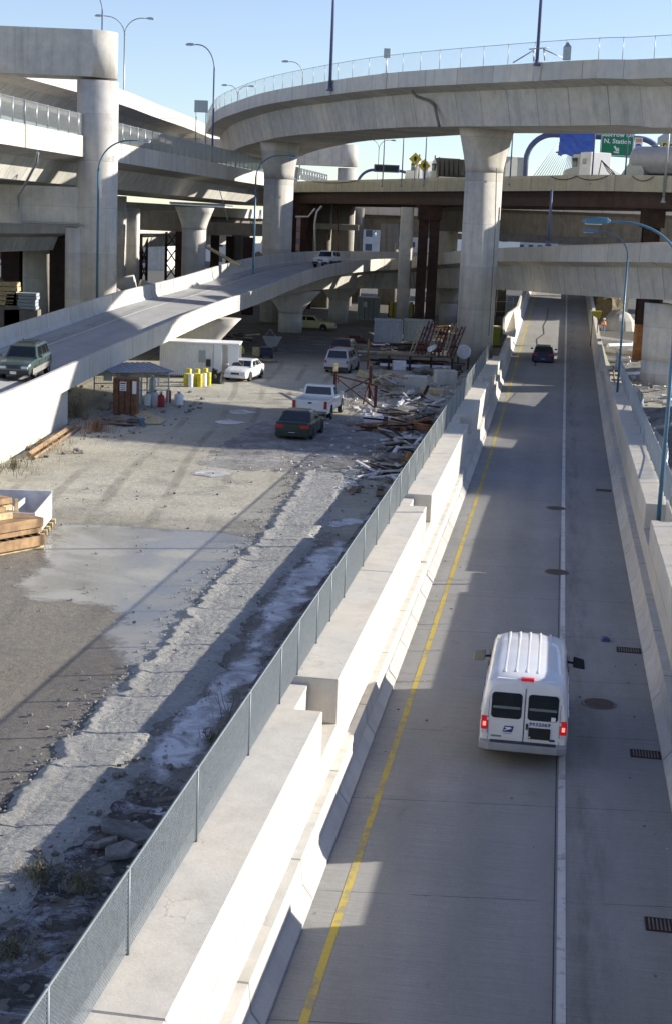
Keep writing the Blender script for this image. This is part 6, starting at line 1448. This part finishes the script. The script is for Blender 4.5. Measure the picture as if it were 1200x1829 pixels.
# mortar hopper and small machines
p=PZ(486,628,GZ); t=thing('mortar_hopper','grey steel hopper on legs left of the squat ramp pier','hopper',(p.x,p.y,GZ))
MB().add([(p.x-.4,p.y-.3,GZ+.45),(p.x+.4,p.y-.3,GZ+.45),(p.x+.4,p.y+.4,GZ+.45),(p.x-.4,p.y+.4,GZ+.45),(p.x-.8,p.y-.6,GZ+1.25),(p.x+.8,p.y-.6,GZ+1.25),(p.x+.8,p.y+.7,GZ+1.25),(p.x-.8,p.y+.7,GZ+1.25)],[(3,2,1,0),(4,5,6,7),(0,1,5,4),(1,2,6,5),(2,3,7,6),(3,0,4,7)]).build('bin',M_CGREY,t)
for s_ in(-.35,.35): MB().tube([(p.x+s_,p.y,GZ),(p.x+s_,p.y,GZ+.5)],.04,5).build('leg',M_RUST,t)
MB().tube([(p.x-.6,p.y,GZ+1.25),(p.x-.2,p.y,GZ+1.9),(p.x+.3,p.y,GZ+1.25)],.03,5).build('lifting_handle',M_GALV,t)
p=PZ(457,636,GZ); tag(MB().box((p.x,p.y+.3,GZ+.35),(.55,.5,.7)).build('wooden_box',M_WOODL,bevel=.02),'small orange wooden box near the mortar hopper','box')
lump('yellow_sack','bright yellow sack beside the container in the shade','sack',432,632,.25,.2,.55,M_YEL,2)
p=PZ(476,640,GZ); t=thing('generator','dark blue portable generator below the mortar hopper','generator',(p.x,p.y,GZ)); MB().box((p.x,p.y+.4,GZ+.45),(1.,.7,.6)).build('housing',P_BLUEC,t,bevel=.04); MB().box((p.x,p.y+.4,GZ+.82),(.8,.5,.12)).build('top_cover',M_TRIM,t); MB().tube([(p.x-.5,p.y+.05,GZ+.9),(p.x+.5,p.y+.05,GZ+.9)],.03,5).build('handle',M_GALV,t)
for s_ in(-.4,.4): MB().tube([(p.x+s_,p.y+.05,GZ+.15),(p.x+s_,p.y-.05,GZ+.15)],.15,10).build('wheel',M_RUB,t)
pile('plank_pile','low heap of planks on the ground beside the generator','timber pile',440,485,648,7,1.8,.07,[M_WOOD,M_OLDW],.2,6,dep=1)
# debris heaps between the trestle and the fence
pile('timber_heap','heap of pale broken timber right behind the steel trestle','timber pile',668,712,698,16,1.8,.1,[M_WOODL,M_WOOD,M_WP,M_OLDW],.9,21,dep=3.5,spread=2.5,zr=.35)
pile('timber_heap','heap of broken boards beside the white pole','timber pile',686,706,712,8,1.3,.07,[M_WOODL,M_DARK,M_OLDW],.35,22,dep=1.5,spread=2.5,zr=.2)
for i,(px,py,w_,h,d,mt,lab) in enumerate([(742,692,1.5,.75,1.1,M_CONW,'pale square concrete block in front of the timber platform'),(795,688,1.5,1.0,1.2,M_CON,'larger grey concrete block near the black barrel'),(772,705,1.6,.35,.8,M_WOODL,'low pale timber box in front of the two concrete blocks'),(712,662,1.0,.75,.7,M_WP,'white box below the white rail of the platform'),(648,676,.8,.5,.5,M_WOODL,'tilted wooden box beside the silver minivan')]):
    p=PZ(px,py,GZ); tag(MB().box((p.x,p.y+d/2,GZ+h/2),(w_,d,h),rz=.15*math.sin(i*2.3),ry=0 if i<4 else .4).build('concrete_block' if i<2 else 'wooden_box',mt,bevel=.04),lab,'block' if i<2 else 'box')
def pole(name,label,p0,p1,r_,mat,cat='pole',n=8,z=GZ):
    a=PZ(*p0,z+r_);b=PZ(*p1,z+r_); return tag(MB().tube([a,b],r_,n).build(name,mat),label,cat)
pole('white_post','thick white post lying diagonally beyond the ice patch',(736,696),(703,733),.16,M_WP,n=4); pole('grey_pipe','grey pipe lying close to the left fence',(788,713),(760,735),.12,M_CON)
pole('steel_bar','long thin dark bar lying between the posts and the fence',(745,728),(700,742),.05,M_RUST); pole('grey_pipe','second grey pipe lying below the timber box',(800,722),(820,712),.08,M_CON)
# scrap heap by the fence, y 750-870
sc=[('red',690,770),('red',720,762),('mid',745,800),('dark',725,820),('low',740,845)]
pile('scrap_heap','heap of rusty red steel scrap at the far end of the scrap by the fence','scrap',655,735,775,14,2.6,.09,[M_RGATE,M_RUST,M_RUSTL],.5,31,dep=2.5,spread=1.6,zr=.25,z0=GZ,pname='scrap_bar')
pile('scrap_heap','tangle of grey and rusty scrap in the middle along the fence','scrap',690,755,815,26,2.0,.07,[M_RUST,M_CON,M_WP,M_GALV,M_RUSTL],.6,32,dep=4,spread=3,zr=.35,pname='scrap_bar')
pile('scrap_heap','low scatter of grey pipes and boards nearest the camera by the fence','scrap',655,725,858,18,1.8,.07,[M_CON,M_WP,M_OLDW,M_RUST],.3,33,dep=4,spread=2.5,zr=.15,pname='scrap_bar')
p=PZ(762,772,GZ); m=MB(); 
for k in range(3):
    m.tube([(p.x+.62*math.cos(g)*(1+.08*k),p.y+.62*math.sin(g),GZ+.2+.12*k+.05*math.sin(g*2)) for g in [2*math.pi*i/22 for i in range(23)]],.07,6)
tag(m.build('cable_coil',M_RUSTL),'coil of rusty orange hose on the scrap by the fence','coil')
lump('orange_tarp','crumpled orange brown sheet in the scrap by the fence','sheet',735,835,.6,.7,.45,plain('orange_brown_sheet',(.26,.14,.06),.8,var=.3),9,rough=.8)
pole('bent_pipe','white bent pipe end sticking out of the scrap near the fence',(693,852),(730,862),.11,M_WP,cat='pipe')
rocks('gravel_scatter',M_OLDW,400,ru(-8.3,-5.5,58,86,GZ+.08),.03,.2,41,label='brown scraps and splinters lying along the left fence',cat='scraps')
rocks('gravel_scatter',M_GALV,160,ru(-8.6,-5.5,60,84,GZ+.1),.03,.24,42,label='grey metal scraps lying along the left fence',cat='scraps',flat=.3)
pile('scrap_heap','dense heap of grey debris between the timber platform and the left fence','scrap',720,790,735,30,1.5,.08,[M_CON,M_OLDW,M_WP,M_CONW,M_RUST],.45,51,dep=7,spread=3,zr=.3,pname='scrap_bar')
pile('scrap_heap','dark litter of boards lying beyond the red scrap by the fence','scrap',690,770,752,22,1.7,.06,[M_OLDW,M_DARKCON,M_RUST,M_WOOD],.25,52,dep=5,spread=2.5,zr=.15,pname='scrap_bar')
pile('timber_heap','stack of mixed boards lying on top of the timber platform at its left end','timber pile',668,720,652,14,2.2,.07,[M_WOOD,M_WOODL,M_WP,M_OLDW],.5,53,dep=2,spread=1.,zr=.12,z0=.1)
pile('timber_heap','loose sticks at the foot of the tall flared pier','timber pile',775,812,676,14,1.6,.07,[M_WOOD,M_RUST,M_OLDW],.5,54,dep=3,spread=2.5,zr=.3)
pile('timber_heap','pale scraps on the dark ground between the skips and the minivan','timber pile',630,665,640,10,1.2,.06,[M_WOODL,M_GALV,M_OLDW],.3,55,dep=4,spread=2.5,zr=.2)
pile('timber_heap','boards and scraps in the shade beside the mortar hopper','timber pile',395,450,612,16,1.6,.1,[M_OLDW,M_RUST,M_WOODL,M_DARKCON],.7,56,dep=5,spread=2.5,zr=.2)
rocks('gravel_scatter',M_CON,700,ru(-13,-5.5,84,108,GZ+.05),.03,.2,57,label='broken concrete scattered round the timber platform',cat='stones')
for i,(px,py,sx,sz,lab) in enumerate([(765,672,1.3,.55,'rubble mound in front of the middle of the timber platform'),(735,742,1.2,.35,'low rubble mound beyond the red steel scrap'),(700,830,1.0,.3,'low dark rubble mound among the nearest pipes'),(215,760,1.2,.3,'low dark mound of litter in front of the brown locker')]): lump('rubble_mound',lab,'rubble mound',px,py,sx,1.1,sz,M_GRAV if i<2 else M_DARKCON,30+i,rough=1.0)
# green bin and scaffolding behind the tall pier
p=PZ(877,618,GZ); t=thing('green_bin','yellow green waste bin right of the tall flared pier','bin',(p.x,p.y,GZ)); MB().box((p.x,p.y,GZ+.95),(1.35,1.4,1.7),taper=1.1).build('body',plain('yellow_green_paint',(.20,.24,.02),.5),t,bevel=.04); MB().box((p.x,p.y,GZ+1.85),(1.6,1.6,.12)).build('rim',M_WOODL,t)
p=PZ(880,590,GZ); t=thing('scaffold','pale pipe scaffold behind the yellow green bin','scaffold',(p.x,p.y,GZ))
for dx in(-1.1,.1,1.2,1.9): MB().tube([(p.x+dx,p.y,GZ),(p.x+dx+.1,p.y,GZ+4.6-.5*abs(dx))],.05,5).build('upright',M_WOODL,t)
for z in(1.,2.1): MB().tube([(p.x-1.1,p.y,z),(p.x+1.9,p.y,z+.1)],.04,5).build('ledger',M_GALV,t)
lump('sand_heap','dark brown heap of earth behind the yellow green bin','heap of earth',878,600,1.1,1.2,1.9,plain('dark_earth',(.09,.06,.04),.9),4)
# rubble pallet left under viaducts
for px,py,w_,h,mt,lab in[(12,545,2.2,2.0,M_WOODL,'stack of pale boards on a pallet at the far left edge'),(25,552,1.1,1.3,M_WOOD,'small board stack right of the tall one at the far left'),(48,552,2.0,1.4,M_CBLU,'grey blue crate in front of the broad grey column')]:
    d=126; q=PY(px,py,d); zz=q.z; t=thing('pallet_stack',lab,'pallet stack',(q.x,d,GZ)); n=5
    MB().box((q.x,d,(zz+GZ)/2-.02),(w_+.2,1.4,max(.05,zz-GZ-.03))).build('plinth',M_DARKCON,t)
    for k in range(n): MB().box((q.x+.06*math.sin(k*5),d,zz+h*(k+.5)/n),(w_*(.94+.05*math.sin(k*3)),1.3,h/n*.86)).build('layer',mt,t)
# heaps left
def cone(name,label,px,py,d,r_,h,mat): 
    q=PY(px,py,d); m=MB(); n=22; vs=[]
    for k,(a,b) in enumerate(((1,0),(.8,.12),(.55,.42),(.3,.72),(.1,.95),(0.02,1))):
        for i in range(n): g=2*math.pi*i/n; rr=r_*a*(1+.12*noise.noise((math.cos(g)*2,math.sin(g)*2,k))); vs.append((q.x+rr*math.cos(g),q.y+rr*math.sin(g),GZ+(q.z-GZ+0)*1*b if False else q.z-h+h*b))
    m.add(vs,[(j*n+i,j*n+(i+1)%n,(j+1)*n+(i+1)%n,(j+1)*n+i) for j in range(5) for i in range(n)]+[tuple(range(5*n,6*n))]); return tag(m.build(name,mat),label,'heap of earth')
cone('sand_heap','grey heap of sand beyond the ramp parapet at the huge left column',208,514,122,3.2,3.,M_GRAV)
cone('sand_heap','dark heap of earth beyond the ramp parapet behind the blue lamp',462,449,158,3.4,4.,M_DARKCON)
cone('sand_heap','pale sloping heap at the far left edge of the picture',0,495,150,4.,5.,M_GRAV)
q=PY(234,503,135); tag(MB().tube([(q.x-1.1,q.y,q.z-.4),(q.x+.4,q.y,q.z-.1)],.75,14).build('concrete_pipe',M_CONW),'short pale concrete pipe beyond the ramp parapet','pipe')
q=PY(258,505,135); tag(MB().box((q.x,q.y,q.z-.4),(.9,.8,1.2),rz=.4,ry=.3).build('concrete_block',M_CONW,bevel=.05),'pale tilted concrete block right of the short concrete pipe','block')
a=PY(368,440,140);b=PY(430,475,138); tag(MB().tube([a,b],.16,4,smooth=False).build('leaning_plank',M_WOODL),'long pale plank leaning down behind the ramp parapet','plank')
# white branching pipe near the pier wall
m=MB(); m.tube([PY(563,456,178),PY(562,400,178),PY(566,378,178),PY(575,368,178)],.13,6); m.tube([PY(528,387,178),PY(551,387,178),PY(563,372,178)],.12,6); tag(m.build('white_pipe',M_WP),'white branching pipe beside the rusty steel column under the truck bridge','pipe')
# ============================================================ right of the lower road
p=PZ(1183,706,GZ)
for i,(x0,y0,x1,y1,w_,mt,lab) in enumerate([(1062,603,1130,612,.5,M_WP,'pale board nearest the worker beyond the right fence'),(1085,618,1128,617,.6,M_WP,'pale board lying in front of the thick rusted pile'),(1082,628,1200,640,.7,M_CON,'long low concrete kerb behind the rusted pile'),(1085,642,1125,645,.4,M_WP,'second pale board lying left of the thick rusted pile'),(1118,669,1142,668,.5,M_WP,'bright white board in front of the rusted pile'),(1118,690,1158,693,.3,M_CBLU,'blue grey pipe left of the wide right pier'),(1120,683,1158,686,.22,M_OLDW,'dark plank above the blue grey pipe'),(1122,700,1158,699,.25,M_OLDW,'dark plank below the blue grey pipe')]):
    a=PZ(x0,y0,GZ+.5);b=PZ(x1,y1,GZ+.5); tag(MB().tube([a,b],w_*.4,4,smooth=False).build('board' if 'board' in lab or 'plank' in lab else ('kerb' if 'kerb' in lab else 'pipe'),mt),lab,'board' if 'board' in lab or 'plank' in lab else ('kerb' if 'kerb' in lab else 'pipe'))
lump('concrete_tank','large pale rounded concrete tank behind the worker','tank',1110,592,2.0,2.,2.3,M_CONW,3,rough=.12)
lump('earth_heap','brown grassy heap of earth behind the concrete tank','heap of earth',1082,580,2.6,2.6,4.2,plain('brown_earth',(.12,.10,.06),.9,var=.3),6,rough=.3)
a=PZ(1112,580,GZ); tag(MB().box((a.x+.6,a.y+4,3.),(1.,1.,8)).build('white_column',M_WP),'narrow white column behind the concrete tank','column')
p=PY(1063,562,133); t=thing('yellow_hopper','yellow metal hopper left of the worker','hopper',(p.x,p.y,GZ)); m=MB(); m.add([(p.x-.5,p.y-.4,p.z+.3),(p.x+.5,p.y-.4,p.z+.35),(p.x+.5,p.y+.4,p.z+.35),(p.x-.5,p.y+.4,p.z+.3),(p.x-.3,p.y-.2,p.z-.05),(p.x+.35,p.y-.2,p.z-.4),(p.x+.35,p.y+.2,p.z-.4),(p.x-.3,p.y+.2,p.z-.05)],[(0,1,2,3),(7,6,5,4),(0,4,5,1),(1,5,6,2),(2,6,7,3),(3,7,4,0)]); m.build('bowl',plain('faded_yellow_green',(.38,.36,.05),.6),t); 
for s_ in(-.25,.25): MB().tube([(p.x+s_,p.y,GZ),(p.x+s_,p.y,p.z)],.04,5).build('leg',M_RUST,t)
for x,lab in((1055,'pale stone lying at the foot of the right wall near the worker'),): lump('stone',lab,'stone',x+5,596,.3,.3,.35,M_CONW,8)
# timber frames on the right wall top
m=MB()
for v in(100,103.5,107): m.add([],[]) ; m.tube([R(3.75,v,.3),R(4.45,v,.3)],.06,4,smooth=False)
m.tube([R(3.9,98,.36),R(4.2,110,.36)],.06,4,smooth=False); tag(m.build('timber_ladder',M_OLDW),'dark timber ladder frame lying on the far end of the right wall','timber frame')
# worker ------------------------------------------------
def person(pos,head,label,vest,trouser,helmet):
    t=thing('person',label,'person',pos,world=False); t.rotation_euler.z=head
    V=[(0,0,.95),(0,0,1.15),(0,0,1.38),(0,0,1.5),(0,0,1.62),(0,.02,1.7),( -.1,0,.9),(-.11,.06,.5),(-.12,-.02,.08),(-.12,.14,.04),(.1,0,.9),(.12,-.05,.5),(.13,-.12,.08),(.13,.04,.04),(-.19,0,1.42),(-.27,.03,1.15),(-.2,.22,1.02),(-.17,.3,1.0),(.19,0,1.42),(.27,.0,1.15),(.25,.14,.93),(.24,.2,.88)]
    E=[(0,1),(1,2),(2,3),(3,4),(4,5),(0,6),(6,7),(7,8),(8,9),(0,10),(10,11),(11,12),(12,13),(2,14),(14,15),(15,16),(16,17),(2,18),(18,19),(19,20),(20,21)]
    rr=[.15,.15,.17,.06,.095,.09,.1,.075,.05,.045,.1,.075,.05,.045,.075,.05,.04,.035,.075,.05,.04,.035]
    me=bpy.data.meshes.new('body'); me.from_pydata(V,E,[]); o=bpy.data.objects.new('body',me); C.objects.link(o); sk=o.modifiers.new('skin','SKIN'); 
    if not me.skin_vertices: me.skin_vertices.new() if hasattr(me.skin_vertices,'new') else None
    for i,q in enumerate(rr): me.skin_vertices[0].data[i].radius=(q,q*.8); 
    me.skin_vertices[0].data[0].use_root=True
    ss=o.modifiers.new('sub','SUBSURF'); ss.levels=2; ss.render_levels=2; me.materials.append(trouser); o.parent=t
    MB().lathe((0,0,.98),[(.19,0),(.2,.15),(.225,.38),(.17,.5),(.08,.54)],14).build('safety_vest',vest,t)
    MB().box((0,.0,1.25),(.44,.4,.05)).build('reflective_band',M_WHITE,t)
    MB().lathe((0,.02,1.69),[(.16,0),(.125,.015),(.12,.08),(.07,.14),(.01,.155)],14).build('helmet',helmet,t)
    MB().box((0,.11,1.645),(.13,.03,.1)).build('face',plain('skin_tone',(.45,.25,.17),.6),t,bevel=.02)
p=PZ(1076,598,GZ); 
try:
    person(Vector((p.x,p.y,GZ+.0)),rad(200),'worker in an orange safety vest and white helmet standing beyond the right fence',plain('orange_vest',(.8,.22,.04),.7),plain('pale_work_trousers',(.3,.32,.38),.8),M_WHITE)
except Exception as e: print('person',e)
# crack sealed line and stains on the road far part
def decal_line(name,pts,w_,mat):
    m=MB()
    P_=[R(u,v,roadz(v)+.009) for u,v in pts]
    for i,q in enumerate(P_): a=R(w_/2,0); m.v+=[q-a,q+a]
    for i in range(len(P_)-1): m.f.append([2*i,2*i+1,2*i+3,2*i+2])
    o=m.build(name,mat); o['kind']='structure'; return o
decal_line('road_tar_line',[(-1.6,119),(-1.65,124),(-1.35,128),(-1.75,133),(-1.9,138),(-1.3,143),(-1.5,150),(-1.2,158),(-1.25,170)],.12,M_TRIM)
# overhead wire shadows: cables strung over the yard are left to the fence rail

# conduits and cables on the left structures
for i,(pts,r_,lab) in enumerate([([PY(886,300,119.8),PY(883,420,119.8),PY(872,600,119.8)],.04,'thin conduit running down the right side of the tall flared pier'),([PY(600,372,184),PY(604,395,184),PY(603,455,184)],.06,'rusty red pipe on the pale wall pier behind the white car'),([PY(390,330,120),PY(400,365,120),PY(407,392,119)],.035,'loose cable hanging below the lower left viaduct')]):
    tag(MB().tube(pts,r_,6).build('conduit',M_DARKCON if i!=1 else M_RGATE),lab,'conduit')
# litter on the road shoulder
rocks('road_litter',M_GRAV,90,lambda r:(lambda v:R(r.choice((r.uniform(2.2,3.0),r.uniform(-3.6,-3.2),r.uniform(-3,2.5))),v,roadz(v)+.012))(r.uniform(17,75)),.012,.04,71,label='small pale crumbs of litter lying on the lower road',cat='litter')
